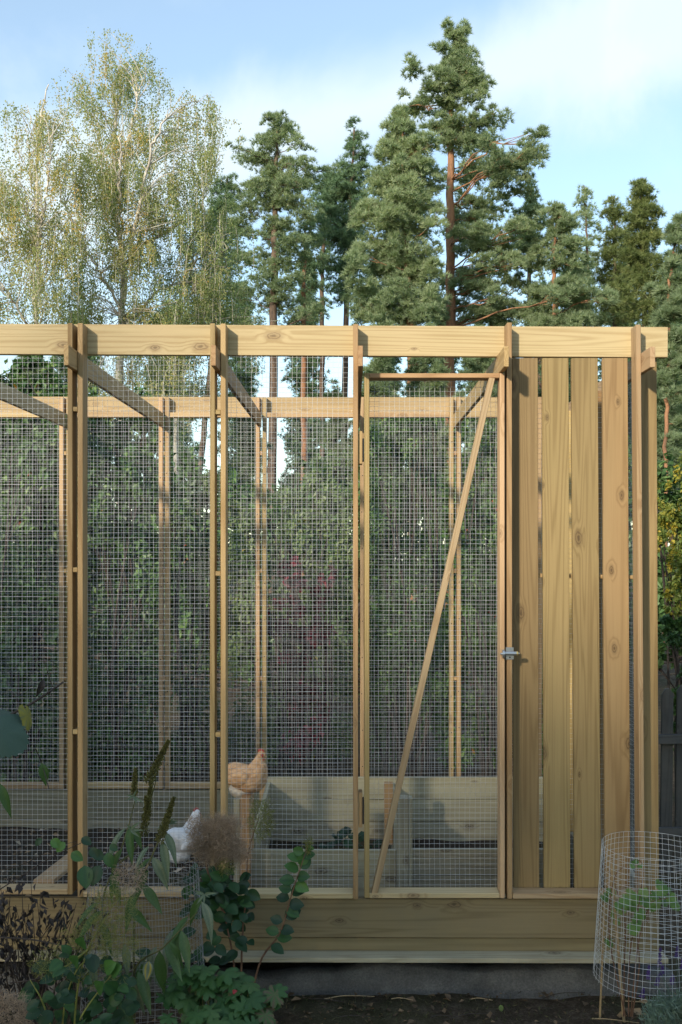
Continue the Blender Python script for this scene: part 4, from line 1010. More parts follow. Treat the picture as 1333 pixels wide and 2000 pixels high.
def hen(label, loc, rotz, scale, mat, mat2, head=True):
    h = thing('hen', label, 'hen', loc)
    M0 = Matrix.Translation(loc) @ Matrix.Rotation(rotz, 4, 'Z') @ Matrix.Scale(scale, 4) @ Matrix.Diagonal((.88, 1.06, 1.05, 1))
    def add(name, me, parent=h, M=Matrix(), sub=0):
        me.transform(M0 @ M)
        T = Matrix.Translation(loc)
        me.transform(T.inverted())
        o = link(name, me, parent, T)
        if sub:
            s = o.modifiers.new('sub', 'SUBSURF'); s.levels = sub; s.render_levels = sub
        return o
    # one continuous body: tail, rump, back, breast, neck and head; length about 0.21
    body = [(-.112, .118, .006, .010, .010), (-.108, .116, .022, .024, .026), (-.092, .108, .042, .040, .046), (-.066, .098, .058, .052, .056), (-.036, .092, .066, .054, .060), (-.004, .088, .069, .053, .062), (.030, .086, .068, .056, .060), (.060, .090, .061, .060, .058), (.080, .100, .050, .056, .056), (.094, .112, .034, .040, .046), (.099, .118, .010, .014, .018)]
    v, f = loft(body, 24)
    q = np.random.default_rng(4)
    v = v + (np.sin(v[:, [2]] * 160 + v[:, [0]] * 90) * np.sin(v[:, [0]] * 130 + v[:, [1]] * 120)) * .0012
    # neck and head rise out of the breast; same mesh, joined by remeshing
    nk = [(.030, .105), (.050, .135), (.062, .160), (.069, .178), (.075, .192), (.080, .200)]
    nr = [.046, .037, .028, .0215, .0175, .010]
    nv, nf = tubes([(np.array([(a, 0, b) for a, b in nk]), np.array(nr))], 18)
    head_v, head_f = tubes([(np.array([(.056, 0, .186), (.060, 0, .1875), (.070, 0, .190), (.082, 0, .189), (.090, 0, .186), (.0935, 0, .184)]), np.array([.002, .012, .0175, .0165, .0105, .002]))], 16)
    parts_v = [v, nv]; parts_f = [f, nf + len(v)]
    if True:
        parts_v.append(head_v); parts_f.append(head_f + len(v) + len(nv))
    me = np_mesh('body', np.concatenate(parts_v), np.concatenate(parts_f), mat, smooth=True)
    bm = bmesh.new(); bm.from_mesh(me)
    bmesh.ops.holes_fill(bm, edges=[e for e in bm.edges if e.is_boundary], sides=0)
    bm.to_mesh(me); bm.free()
    o = add('body', me)
    r_ = o.modifiers.new('join', 'REMESH'); r_.mode = 'VOXEL'; r_.voxel_size = .0028 * scale; r_.use_smooth_shade = True
    sm = o.modifiers.new('soft', 'SMOOTH'); sm.factor = .5; sm.iterations = 9
    # tail feathers
    tv, tf = [], []
    for i, a in enumerate(np.linspace(-1, 1, 7)):
        c_, d_ = diamonds(np.array([[-.108, a * .020, .130 - abs(a) * .014]]), np.array([[-.75, a * .35, .75 - .3 * abs(a)]]), .062, .5, np.array([[.3, a, .6]]), .05)
        tv.append(c_); tf.append(d_ + 4 * i)
    add('tail', np_mesh('tail', np.concatenate(tv), np.concatenate(tf), mat, tint=np.zeros(28)))
    # wings lie close to the body
    for s in (-1, 1):
        wv, wf = loft([(-.082, .088, .002, .003, .003), (-.074, .090, .010, .012, .010), (-.045, .092, .013, .028, .022), (-.010, .092, .014, .036, .030), (.022, .094, .012, .032, .030), (.042, .098, .008, .018, .020), (.050, .100, .001, .004, .004)], 14)
        me = np_mesh('wing', wv, wf, mat, smooth=True)
        add('wing', me, h, Matrix.Translation((0, s * .0575, .004)) @ Matrix.Rotation(R(-9), 4, 'Y') @ Matrix.Rotation(s * R(-6), 4, 'X'), 1)
    # fluff of the thighs and belly
    bm = bmesh.new(); bmesh.ops.create_uvsphere(bm, u_segments=20, v_segments=12, radius=1)
    for vv in bm.verts:
        vv.co *= 1 + .05 * math.sin(vv.co.x * 9 + vv.co.z * 7) * math.sin(vv.co.y * 8)
        vv.co = Vector((vv.co.x * .060 - .040, vv.co.y * .050, vv.co.z * .036 + .036))
    me = bpy.data.meshes.new('belly_fluff'); bm.to_mesh(me); bm.free(); me.materials.append(mat2)
    for p_ in me.polygons: p_.use_smooth = True
    add('belly_fluff', me, h, Matrix(), 1)
    # comb, wattles, face, beak, eyes
    cb = []
    for i, (x, hh) in enumerate(((.060, .006), (.066, .010), (.073, .012), (.080, .010), (.086, .006))):
        cb.append((np.array([(x, 0, .200), (x - .001, 0, .205 + hh * .5), (x - .002, 0, .205 + hh)]), np.array([.0040, .0034, .001])))
    v_, f_ = tubes(cb, 8); add('comb', np_mesh('comb', v_, f_, M_COMB, smooth=True))
    for s in (-1, 1):
        bm = bmesh.new(); bmesh.ops.create_icosphere(bm, subdivisions=2, radius=1, matrix=Matrix.Translation((.080, s * .0125, .188)) @ Matrix.Diagonal((.011, .005, .009, 1)))
        me = bpy.data.meshes.new('face'); bm.to_mesh(me); bm.free(); me.materials.append(M_COMB); fo = add('face', me)
        for p_ in me.polygons: p_.use_smooth = True
        bm = bmesh.new(); bmesh.ops.create_icosphere(bm, subdivisions=2, radius=.0030, matrix=Matrix.Translation((.0815, s * .0172, .1905)))
        me = bpy.data.meshes.new('eye'); bm.to_mesh(me); bm.free(); me.materials.append(M_EYE); add('eye', me)
        bm = bmesh.new(); bmesh.ops.create_icosphere(bm, subdivisions=2, radius=1, matrix=Matrix.Translation((.085, s * .006, .171)) @ Matrix.Diagonal((.0055, .003, .010, 1)))
        me = bpy.data.meshes.new('wattle'); bm.to_mesh(me); bm.free(); me.materials.append(M_COMB); add('wattle', me)
        lv, lf_ = tubes([(np.array([(-.02, s * .028, .05), (-.012, s * .028, .02), (-.008, s * .028, 0.003)]), np.array([.007, .005, .005]))] +
                        [(np.array([(-.008, s * .028, .004), (-.008 + math.cos(t) * .024, s * .028 + math.sin(t) * .024, .002)]), np.array([.004, .002])) for t in (0, .6, -.6, 3.14)], 8)
        add('leg', np_mesh('leg', lv, lf_, M_LEG, smooth=True))
    v_, f_ = tubes([(np.array([(.088, 0, .184), (.096, 0, .183), (.103, 0, .179)]), np.array([.0062, .0045, .0008]))], 8)
    add('beak', np_mesh('beak', v_, f_, M_BEAK, smooth=True))
    return h
# buff hen on the corner post; it faces right, turned a little towards the camera
hp = P(479, 1559.5, 4.31)
hen('buff golden hen perched on a bed post inside the wire, head to the right', (hp.x + .012, 4.31, hp.z + .001), R(-16), 0.97, M_BUFF, M_FLUFF)
hen('white hen on the litter, half hidden behind the brown plume', (P(362, 1690, 5.08).x, 5.08, .185), R(50), 1.15, M_WHITE, M_WHITE)

# ------------------------------------------------------------------ single leaves (shared meshes)
def leaf_shape(name, outline, mat, fold=.12, droop=.15, wave=0.0, tint=.5, rows=7):
    """outline(t) -> half width for t 0..1 along the leaf of length 1; three ribs across"""
    V, T = [], []
    for i in range(rows + 1):
        t = i / rows; w_ = outline(t)
        for j, s in enumerate((-1, -.5, 0, .5, 1)):
            z = fold * w_ * abs(s) * 1.0 - droop * t * t + wave * math.sin(t * 9 + s * 2) * w_
            V.append((s * w_, t, z)); T.append(min(1, max(0, tint + (.05 if j in (1, 3) else -.04))))
    f = []
    for i in range(rows):
        for j in range(4):
            a = i * 5 + j; f.append((a, a + 1, a + 6, a + 5))
    return np_mesh(name, np.array(V), np.array(f), mat, tint=T, smooth=True)
def fan_leaf(name, radius, mat, tint=.5, n=60, cup=.12, wave=.05, base=(0, 0.0)):
    """leaf with lobes: radius(angle) round the point where the stalk joins; angle 0 points along +Y"""
    V, T, f = [(0, 0, 0)], [tint], []
    rings = 4
    for k in range(1, rings + 1):
        for i in range(n):
            a = -math.pi + 2 * math.pi * i / n
            r = radius(a) * (k / rings)
            V.append((math.sin(a) * r, math.cos(a) * r + base[1], -cup * r * r + wave * math.sin(a * 5) * r * (k / rings))); T.append(min(1, max(0, tint + .13 * math.cos(a * 7) ** 5 * (k / rings) ** .5)))
    tris = []
    for i in range(n): tris.append((0, 1 + i, 1 + (i + 1) % n, 1 + (i + 1) % n))
    bm = bmesh.new()
    vs = [bm.verts.new(v) for v in V]
    for i in range(n): bm.faces.new((vs[0], vs[1 + i], vs[1 + (i + 1) % n]))
    for k in range(rings - 1):
        for i in range(n):
            a, b = 1 + k * n + i, 1 + k * n + (i + 1) % n
            bm.faces.new((vs[a], vs[a + n], vs[b + n], vs[b]))
    me = bpy.data.meshes.new(name); bm.to_mesh(me); bm.free()
    at = me.attributes.new('tint', 'FLOAT', 'POINT'); at.data.foreach_set('value', np.array(T, dtype=np.float32))
    for p_ in me.polygons: p_.use_smooth = True
    me.materials.append(mat)
    return me
def leaf_matrix(pos, d, up, size, width=1.0):
    y = Vector(d).normalized(); z = Vector(up); z = z - y * z.dot(y)
    if z.length < 1e-3: z = Vector((0.3, -1, 0.2)) - y * Vector((0.3, -1, 0.2)).dot(y)
    z.normalize(); x = y.cross(z)
    M = Matrix.Identity(4)
    for i in range(3): M[i][0], M[i][1], M[i][2] = x[i] * size * width, y[i] * size, z[i] * size
    M.translation = Vector(pos)
    return M
def put_leaf(parent, meshes, pos, d, up, size, width=1.0, i=None):
    me = meshes[rng.integers(len(meshes)) if i is None else i]
    return link('leaf', me, parent, leaf_matrix(pos, d, up, size, width))
lance = lambda t: .15 * math.sin(math.pi * min(1, t * 1.0) ** .8) * (1 - .35 * t) + .002
ovate = lambda t: .36 * math.sin(math.pi * t ** .85) ** .75 + .004
LANCE = [leaf_shape('leaf', lance, M_LANCE, .5, d_, .12, t_) for d_, t_ in ((.25, .35), (.45, .5), (.12, .6), (.35, .25), (.3, .88), (.5, .93))]
LANCEY = [leaf_shape('leaf', lambda t: lance(t) * 1.35, M_LANCE, .4, .15, .3, .985)]
OVATE = [leaf_shape('leaf', ovate, M_ROUND, .25, d_, .04, t_) for d_, t_ in ((.15, .2), (.25, .4), (.05, .55), (.3, .7), (.1, .05))]
OVATEL = [leaf_shape('leaf', ovate, M_ROUND, .25, d_, .04, t_) for d_, t_ in ((.15, .8), (.25, .95), (.1, .65))]
def crane_r(a):
    l = abs(math.cos(a * 3.5)) ** .8
    return (.60 + .40 * l) * (1 - .12 * abs(a) / math.pi) * (.93 + .07 * math.cos(a * 29)) * (.35 if abs(a) > 2.85 else 1)
LOBED = [fan_leaf('leaf', crane_r, M_LOBED, t_, 84, c_, .08) for t_, c_ in ((.25, .2), (.45, .35), (.6, .1), (.75, .3), (.93, .25))]
def vine_r(a):
    l = abs(math.cos(a * 1.5)) ** .5
    return (.74 + .26 * l) * (1.0 - .14 * abs(a) / math.pi) * (.96 + .045 * math.cos(a * 25)) * (.5 if abs(a) > 2.9 else 1)
VINE = [fan_leaf('leaf', vine_r, M_VINE, t_, 80, .25, .05) for t_ in (.2, .45, .97)]
CAGED = [fan_leaf('leaf', lambda a: vine_r(a) * (.9 + .1 * math.cos(a * 17)), M_CAGED, t_, 60, c_, .10) for t_, c_ in ((.2, .2), (.45, .4), (.65, .3), (.9, .1))]
BEDL = [fan_leaf('leaf', lambda a: .95 * (.93 + .07 * math.cos(a * 11)) * (.6 if abs(a) > 2.9 else 1), M_ROUND, t_, 44, .3, .1) for t_ in (.0, .2, .45)]
def stems_obj(parent, paths, mat, sides=6, name='stem'):
    v, f = tubes(paths, sides)
    return link(name, np_mesh(name, v, f, mat, smooth=True), parent)
def hairs(parent, name, centre, radii, n, L, r, mat, tintspan=(.0, 1), branch=3, origin=None, kind='stuff', curl=.5):
    """an airy mass of fine forking hairs round a centre"""
    c = np.array(centre); rd = np.array(radii)
    o = c - np.array([0, 0, rd[2]]) if origin is None else np.array(origin)
    paths = []
    for i in range(n):
        d = rand_dirs(1)[0] * rng.uniform(.25, 1) ** .45
        e = c + d * rd
        s = e + rng.normal(size=3) * L * .5
        bend = rand_dirs(1)[0] * L * curl
        for b in range(branch):
            t = s + (unit(e - c) * .4 + rand_dirs(1)[0]) * L * rng.uniform(.5, 1.1)
            paths.append((np.array([s, (s + t) / 2 + bend * .3, t]), np.array([r, r, r * .6])))
    v, f = tubes(paths, 3)
    tn = np.repeat(rng.uniform(*tintspan, len(paths)), 9)
    ob = link(name, np_mesh(name, v, f, mat, tint=tn), parent)
    ob['kind'] = kind
    return ob

# ------------------------------------------------------------------ butterfly bush in the left cage
Yb = 3.28
bb = thing('butterfly_bush', 'butterfly bush with long drooping leaves and olive seed spikes', 'shrub', (P(262, 1900, Yb).x, Yb, 0))
bstems = [[(262, 2110, 0), (200, 1800, .0), (228, 1685, .02), (250, 1610, .03), (262, 1560, .03)],
          [(265, 2110, 0), (270, 1760, -.05), (304, 1665, -.08), (326, 1615, -.08), (338, 1590, -.08)],
          [(258, 2110, 0), (268, 1890, -.06), (338, 1812, -.16), (405, 1738, -.2)],
          [(230, 1690, .02), (262, 1660, .04), (280, 1600, .05), (300, 1530, .05)],
          [(262, 2110, 0), (240, 1930, -.1), (285, 1870, -.15)]]
bpts = [np.array([P(a, b, Yb) + Vector((0, d, 0)) for a, b, d in s]) for s in bstems]
stems_obj(bb, [(curve(p, 20), np.linspace(.0042, .0018, len(curve(p, 20)))) for p in bpts], M_STEM)
def spike(parent, a, b, r0, n, mat, name='seed_spike', Y=Yb, dy=.04, ls=.007, tspan=(.1, .9)):
    a = np.array(P(a[0], a[1], Y)) + np.array([0, dy, 0]); b = np.array(P(b[0], b[1], Y)) + np.array([0, dy, 0])
    t = rng.uniform(0, 1, n) ** .85
    ax = b - a; dv = rand_dirs(n); dv -= np.outer(dv @ unit(ax), unit(ax)); dv = unit(dv)
    lump = .75 + .35 * np.abs(np.sin(t * 26 + dv[:, 0] * 1.5))
    rr = r0 * (1 - .72 * t) * lump
    c = a + np.outer(t, ax) + dv * rr[:, None] * rng.uniform(.2, 1, (n, 1))
    d = dv * .8 + unit(ax) * .9 + rng.normal(size=(n, 3)) * .3
    v, f = diamonds(c, d, ls * rng.uniform(.6, 1.3, n), .55)
    return link(name, np_mesh(name, v, f, mat, tint=np.repeat(np.clip(rng.uniform(*tspan, n), 0, 1), 4)), parent)
spike(bb, (284, 1535), (326, 1450), .0215, 2000, M_SEED)
spike(bb, (275, 1640), (292, 1530), .020, 1600, M_SEED)
spike(bb, (257, 1560), (260, 1505), .015, 900, M_SEED)
spike(bb, (320, 1632), (349, 1545), .020, 1800, M_SEED, dy=-.08)
spike(bb, (284, 1600), (280, 1560), .016, 800, M_SEED)
# leaves in hanging pairs
bl = [(250, 1612, -1, 68), (258, 1610, .15, 62), (262, 1612, 1, 40), (238, 1660, -.6, 50), (300, 1668, -1, 50), (318, 1628, .9, 60), (322, 1632, .4, 66), (306, 1660, .6, 58), (296, 1690, -.7, 55), (285, 1715, .8, 60), (277, 1722, -.2, 62), (268, 1740, .9, 55), (216, 1730, -1, 52), (222, 1700, .7, 50), (205, 1770, -.8, 60), (196, 1800, 1, 56), (262, 1810, .5, 50),
      (396, 1752, -1, 56), (402, 1742, 1, 62), (372, 1782, -.9, 58), (368, 1786, .5, 66), (340, 1815, -.4, 66), (336, 1818, .7, 74), (345, 1806, 1, 50), (325, 1830, .1, 70), (286, 1872, -.6, 64), (288, 1872, .9, 76), (284, 1868, .4, 70), (262, 1895, -1, 55), (268, 1885, 1, 58), (244, 1925, .8, 60), (235, 1700, -.9, 60), (300, 1640, -.8, 46), (180, 1840, -1, 56), (188, 1830, .9, 58), (352, 1800, .0, 72), (306, 1850, -.7, 60)]
for px, py, s, L in bl:
    pos = P(px, py, Yb); pos.y += rng.uniform(-.16, .02) if py > 1720 else rng.uniform(-.09, .03)
    d = Vector((s * .62, -.25 + rng.uniform(-.5, .3), -.85 + rng.uniform(-.15, .45)))
    put_leaf(bb, LANCE, pos, d, (s * .5 + rng.uniform(-.3, .3), -.9, .55), L * Yb / F * 1.18, rng.uniform(.85, 1.15))
for px, py, n_ in ((268, 1548, 5), (284, 1866, 9), (404, 1736, 6), (262, 1612, 5), (333, 1600, 5), (235, 1928, 6)):
    for i in range(n_):
        a = rng.uniform(0, 6.28); pos = P(px, py, Yb); pos.y -= .05
        put_leaf(bb, LANCE, pos, (math.cos(a), -.4, math.sin(a) * .8 + .5), (0, -1, .4), rng.uniform(.02, .045), .9, 4)
o = put_leaf(bb, LANCEY, P(316, 1828, Yb) + Vector((0, -.2, 0)), (-.1, -.3, -1), (.1, -1, .1), 36 * Yb / F, 1.5)
o['label'] = 'yellow leaf of the butterfly bush with nibbled edge'

# ------------------------------------------------------------------ smoke bush to its right
Ys = 3.60
sb = thing('smoke_bush', 'smoke bush with dark round leaves and a brown fluffy plume', 'shrub', (P(465, 1900, Ys).x, Ys, 0))
sst = [[(462, 2030, 0), (458, 1890, 0), (441, 1795, .0), (434, 1730, -.02), (430, 1672, -.03)], [(470, 2030, 0), (472, 1850, .02), (480, 1745, .03), (484, 1670, .03), (505, 1600, .03)],
       [(478, 2030, 0), (508, 1878, -.03), (549, 1812, -.05), (573, 1733, -.06), (604, 1640, -.06)], [(440, 1790, 0), (400, 1700, .05), (412, 1650, .05), (420, 1620, .05)], [(465, 2030, 0), (415, 1930, -.05), (390, 1860, -.1), (372, 1800, -.1)]]
spt = [curve(np.array([P(a, b, Ys) + Vector((0, d, 0)) for a, b, d in s]), 24) for s in sst]
stems_obj(sb, [(p, np.linspace(.0048, .0014, len(p))) for p in spt], M_STEMR)
for px, py, ra, rb, n_ in ((396, 1640, .046, .046, 620), (428, 1618, .054, .044, 720), (446, 1652, .046, .040, 560), (410, 1668, .050, .034, 420), (468, 1668, .036, .030, 230), (385, 1610, .03, .026, 150), (452, 1612, .034, .03, 200)):
    hairs(sb, 'plume', P(px, py, Ys - rng.uniform(.0, .05)), (ra, ra * .8, rb), int(n_ * 1.3), .019, .00042, M_PLUME)
hairs(sb, 'panicle', P(510, 1598, Ys + .03), (.046, .035, .075), 420, .015, .0005, M_PANICLE)
hairs(sb, 'panicle', P(443, 1690, Ys - .03), (.030, .025, .032), 200, .011, .0006, M_PANICLE)
hairs(sb, 'panicle', P(603, 1650, Ys - .06), (.012, .012, .034), 90, .010, .0006, M_PANICLE)
# leaves with stalks on the upright right shoot
for px, py, s, L in ((548, 1815, 1, 34), (560, 1775, 1, 33), (552, 1800, -1, 30), (566, 1755, -1, 33), (572, 1735, 1, 36), (570, 1738, -1, 30), (576, 1720, -1, 36), (580, 1712, 1, 34), (584, 1700, -1, 36), (586, 1695, 1, 32), (590, 1680, -1, 36), (592, 1672, 1, 30), (594, 1665, -1, 28), (597, 1655, 1, 20), (578, 1725, .3, 36), (564, 1765, .6, 36), (540, 1830, 1, 36), (530, 1846, 1, 34), (545, 1822, -.6, 32), (586, 1690, .2, 34), (556, 1790, .8, 40), (568, 1745, 1, 42)):
    pos = P(px, py, Ys - .05)
    put_leaf(sb, OVATEL if py < 1740 else OVATE, pos, (s * .9 + rng.uniform(-.2, .2), rng.uniform(-.5, .3), rng.uniform(-.35, .55)), (rng.uniform(-.5, .5) - s * .1, -.75, rng.uniform(.2, .9)), L * Ys / F * .85, 1.05)
for i in range(150):
    st = spt[[0, 0, 1, 3, 3, 4][rng.integers(0, 6)]]; p = st[rng.integers(int(len(st) * .35), len(st) - 1)]
    pos = Vector(p) + Vector(rng.normal(size=3) * np.array([.045, .045, .032]))
    if pos.z > 0.73 and pos.x > -.44: pos.z -= .12
    if pos.z > .60: pos.z = .60 - rng.uniform(0, .16)
    if pos.x > -.345 or pos.z < .22 and i % 2: continue
    s = rng.choice([-1, 1])
    put_leaf(sb, OVATE, pos, (s * rng.uniform(.3, 1), rng.uniform(-.8, .2), rng.uniform(-.6, .4)), (rng.uniform(-.5, .5), -.7, rng.uniform(.2, 1)), rng.uniform(.038, .062))

# ------------------------------------------------------------------ young plant lower left: round leaves and airy panicles
Yl = 3.05
lp = thing('smoke_bush', 'low smoke bush at lower left with yellow green stalks and airy panicles', 'shrub', (P(150, 1950, Yl).x, Yl, 0))
lst = [[(140, 2160, 0), (150, 1950, 0), (176, 1850, -.02), (226, 1760, -.03)], [(150, 2160, 0), (128, 2000, -.03), (160, 1880, -.05), (215, 1850, -.05)], [(160, 2160, 0), (165, 1990, -.1), (215, 1900, -.1), (262, 1850, -.1)], [(145, 2160, 0), (100, 1960, -.05), (70, 1900, -.05)], [(176, 1850, -.02), (130, 1880, -.04), (90, 1882, -.05)]]
lpt = [curve(np.array([P(a, b, Yl) + Vector((0, d, 0)) for a, b, d in s]), 20) for s in lst]
M_STEMY = plain('yellow_green_stalk', (0.20, 0.21, 0.05), .55)
stems_obj(lp, [(p, np.linspace(.0042, .0012, len(p))) for p in lpt], M_STEMY)
for c_, rd, n_ in ((P(215, 1775, Yl), (.085, .05, .06), 330), (P(175, 1830, Yl), (.07, .05, .05), 220), (P(235, 1840, Yl - .05), (.06, .05, .055), 220), (P(100, 1880, Yl - .05), (.06, .05, .035), 160), (P(200, 1905, Yl - .05), (.07, .05, .035), 130)):
    hairs(lp, 'panicle', c_, rd, n_, .018, .0005, M_PANICLE)
hairs(lp, 'plume', P(255, 1715, Yl + .1), (.05, .04, .045), 260, .016, .0005, M_PLUME)
hairs(lp, 'plume', P(12, 1985, Yl - .1), (.075, .05, .065), 900, .017, .00045, M_PLUME)
for i in range(120):
    a, r_ = rng.uniform(0, 6.28), rng.uniform(0, 1) ** .5
    px, py = 160 + 95 * r_ * math.cos(a), 1945 + 85 * r_ * math.sin(a)
    pos = P(px, py, Yl + rng.uniform(-.16, .14))
    put_leaf(lp, OVATE, pos, (math.cos(a) * .8, rng.uniform(-.7, .2), rng.uniform(-.4, .5)), (rng.uniform(-.4, .4), -.6, rng.uniform(.3, 1)), rng.uniform(.030, .056), 1.1)
for px, py in ((160, 1850), (205, 1895), (216, 1900), (145, 1885), (190, 1935), (228, 1935)):
    put_leaf(lp, OVATEL, P(px, py, Yl - .13), (rng.uniform(-.5, .5), -.4, .4), (0, -.9, .5), .055, 1.1)

# a thin arching branch with a few hanging leaves crossing the left cage
ab = thing('arching_branch', 'thin arching branch with a few hanging leaves before the second sill', 'branch', (-.9, 3.2, 0))
paths = []
for s, r_ in (([(-30, 1756, 3.2), (40, 1712, 3.2), (95, 1678, 3.2), (160, 1646, 3.22), (182, 1643, 3.24)], .0022), ([(-30, 1706, 3.22), (40, 1690, 3.2), (110, 1655, 3.18), (150, 1643, 3.2)], .0016), ([(-20, 1830, 3.2), (60, 1835, 3.15), (150, 1852, 3.1)], .0028), ([(20, 1920, 3.1), (70, 1912, 3.1), (105, 1898, 3.1)], .0022)):
    p = curve([P(*q) for q in s], 16); paths.append((p, np.linspace(r_, r_ * .5, len(p))))
stems_obj(ab, paths, M_STEMB, name='twig')
for px, py, L, sx in ((128, 1645, 24, -.5), (100, 1640, 26, .9), (140, 1665, 28, .9), (160, 1636, 24, .9), (178, 1655, 26, .4), (166, 1690, 44, .1), (196, 1690, 40, -.2), (182, 1662, 28, .8), (82, 1637, 18, -.4), (210, 1665, 30, .2), (215, 1650, 20, .9)):
    put_leaf(ab, OVATE if rng.uniform() < .6 else OVATEL, P(px, py, 3.18), (sx, -.25, -.5), (rng.uniform(-.3, .3), -.9, .5), L * 3.18 / F)

# big leaves hanging in at the left edge
vl = thing('vine', 'large bluish lobed leaves on a twig at the left edge', 'vine', (-1.0, 2.6, 0))
p1 = curve([P(-120, 1440, 2.6), P(-20, 1412, 2.6), P(36, 1388, 2.6), P(84, 1360, 2.62), P(124, 1332, 2.64)], 16)
p2 = curve([P(-120, 1460, 2.55), P(-10, 1415, 2.55), P(24, 1424, 2.55)], 12)
p3 = curve([P(104, 1342, 2.62), P(96, 1322, 2.62), P(92, 1306, 2.6)], 8)
p4 = curve([P(70, 1462, 2.55), P(82, 1490, 2.55), P(96, 1540, 2.5)], 8)
p5 = curve([P(-120, 1700, 2.6), P(-110, 1500, 2.6), P(-115, 1300, 2.6)], 8)
p6 = np.array([p5[0], p5[0] + np.array([0, 0, -1.0])])
stems_obj(vl, [(p1, np.linspace(.0045, .003, len(p1))), (p2, .0022), (p3, np.linspace(.0016, .001, len(p3))), (p4, .0013), (p5, .009), (p6, .010)], M_STEMB, name='twig')
put_leaf(vl, VINE, P(-18, 1404, 2.55), (1, -.25, -.12), (.05, -.30, .95), 66 * 2.55 / F, 1.15, 0)
put_leaf(vl, VINE, P(6, 1432, 2.5), (.85, -.30, -.55), (.1, -.62, .78), 56 * 2.5 / F, 1.0, 1)
put_leaf(vl, VINE, P(54, 1396, 2.56), (.3, -.4, -.85), (.8, -.45, .4), 44 * 2.5 / F * .75, .55, 2)
put_leaf(vl, LANCE, P(82, 1490, 2.54), (.25, -.1, -1), (.4, -.9, .2), 48 * 2.5 / F, 1.5, 0)
put_leaf(vl, VINE, P(50, 1388, 2.6), (.4, .2, -.2), (.1, -.4, .9), 16 * 2.5 / F, 1.0, 2)
dl = link('leaf', leaf_shape('leaf', lance, M_DEAD, .9, .5, .5, .9), vl, leaf_matrix(P(86, 1326, 2.6), (-.25, -.3, -1), (.4, -.8, 0), 38 * 2.6 / F, 1.3))
dl['label'] = 'curled dry brown leaf on the twig'
put_leaf(vl, LANCE, P(0, 1530, 2.5), (.35, -.2, -.8), (.3, -.9, .2), 70 * 2.5 / F, 1.0, 0)

# dark withered shrub at lower left
ws = thing('withered_shrub', 'dark withered shrub with drooping blackish leaves at lower left', 'shrub', (P(85, 1800, 3.45).x, 3.45, 0))
cs_, ds_ = [], []
paths = []
for i in range(48):
    e = np.array(P(rng.uniform(-40, 190), rng.uniform(1725, 1880), 3.45 + rng.uniform(-.15, .12))); s = np.array([P(70, 1900, 3.45).x + rng.normal() * .04, 3.45 + rng.normal() * .03, 0])
    c_ = curve([s, (s + e) / 2 + rng.normal(size=3) * .04, e], 8); paths.append((c_, np.linspace(.0035, .001, len(c_))))
    for j in range(12):
        q = c_[rng.integers(4, len(c_))] + rng.normal(size=3) * .018; cs_.append(q); ds_.append(np.array([rng.normal() * .5, rng.normal() * .5, -.8]))
stems_obj(ws, paths, M_STEMB, 4, 'twigs')
v, f = diamonds(np.array(cs_), np.array(ds_), rng.uniform(.022, .042, len(cs_)), .5)
link('foliage', np_mesh('foliage', v, f, M_DEAD, tint=np.repeat(rng.uniform(0, 1, len(cs_)), 4)), ws)

# ------------------------------------------------------------------ cranesbill patch
cg = thing('cranesbill', 'cranesbill clump with lobed fresh green leaves at the bottom', 'plant', (P(430, 1990, 3.13).x, 3.13, 0))
gp = []
for i in range(74):
    a, r_ = rng.uniform(0, 6.28), rng.uniform(0, 1) ** .55
    px, py = 432 + 118 * r_ * math.cos(a), 1962 + 62 * r_ * math.sin(a) + 10 * (math.cos(a)) ** 2
    Yc = 3.13 - (py - 1962) * .0022 + rng.uniform(-.05, .05)
    pos = P(px, py, Yc)
    put_leaf(cg, LOBED, pos, (math.cos(a) * .6 + rng.normal() * .3, -.75, -.25 + rng.normal() * .25), (math.cos(a) * .25 + rng.normal() * .2, -.55, .85), rng.uniform(.036, .056))
    b = np.array([P(432 + 40 * math.cos(a), 2000, 3.14).x, 3.14 + .03 * math.sin(a), 0.01]); gp.append((curve([b, (b + np.array(pos)) / 2 + np.array([0, 0, .04]), pos], 7), .0013))
for px, py in ((365, 1905), (385, 1912), (345, 1918), (440, 1900), (372, 1892), (455, 1915), (510, 1945), (540, 1935), (330, 1950), (415, 1908), (400, 1895)):
    put_leaf(cg, LOBED, P(px, py, 3.17), (rng.normal() * .6, -.7, -.1), (rng.normal() * .2, -.6, .8), rng.uniform(.042, .058), 1, rng.integers(0, 3))
stems_obj(cg, gp, M_STEM, 4)
pr = put_leaf(cg, OVATE, P(455, 1938, 3.03), (.5, -.5, .4), (0, -.9, .5), .018)
pr.data = leaf_shape('leaf', ovate, M_BUSHR, .5, .3, .1, 1.0); pr['label'] = 'single pink red withered leaf'
# small fresh seedling beside it
sd = thing('seedling', 'small fresh green seedling on bare soil beside the cranesbill', 'plant', (P(530, 1990, 3.5).x, 3.5, 0))
s0 = P(528, 1966, 3.5)
for a in (-1.2, -.5, .1, .6, 1.3):
    put_leaf(sd, OVATEL, s0, (math.sin(a), -.5, math.cos(a) * .8), (0, -.8, .6), .042)
stems_obj(sd, [(np.array([(s0.x, 3.5, 0), s0]), .0016)], M_STEM, 5)

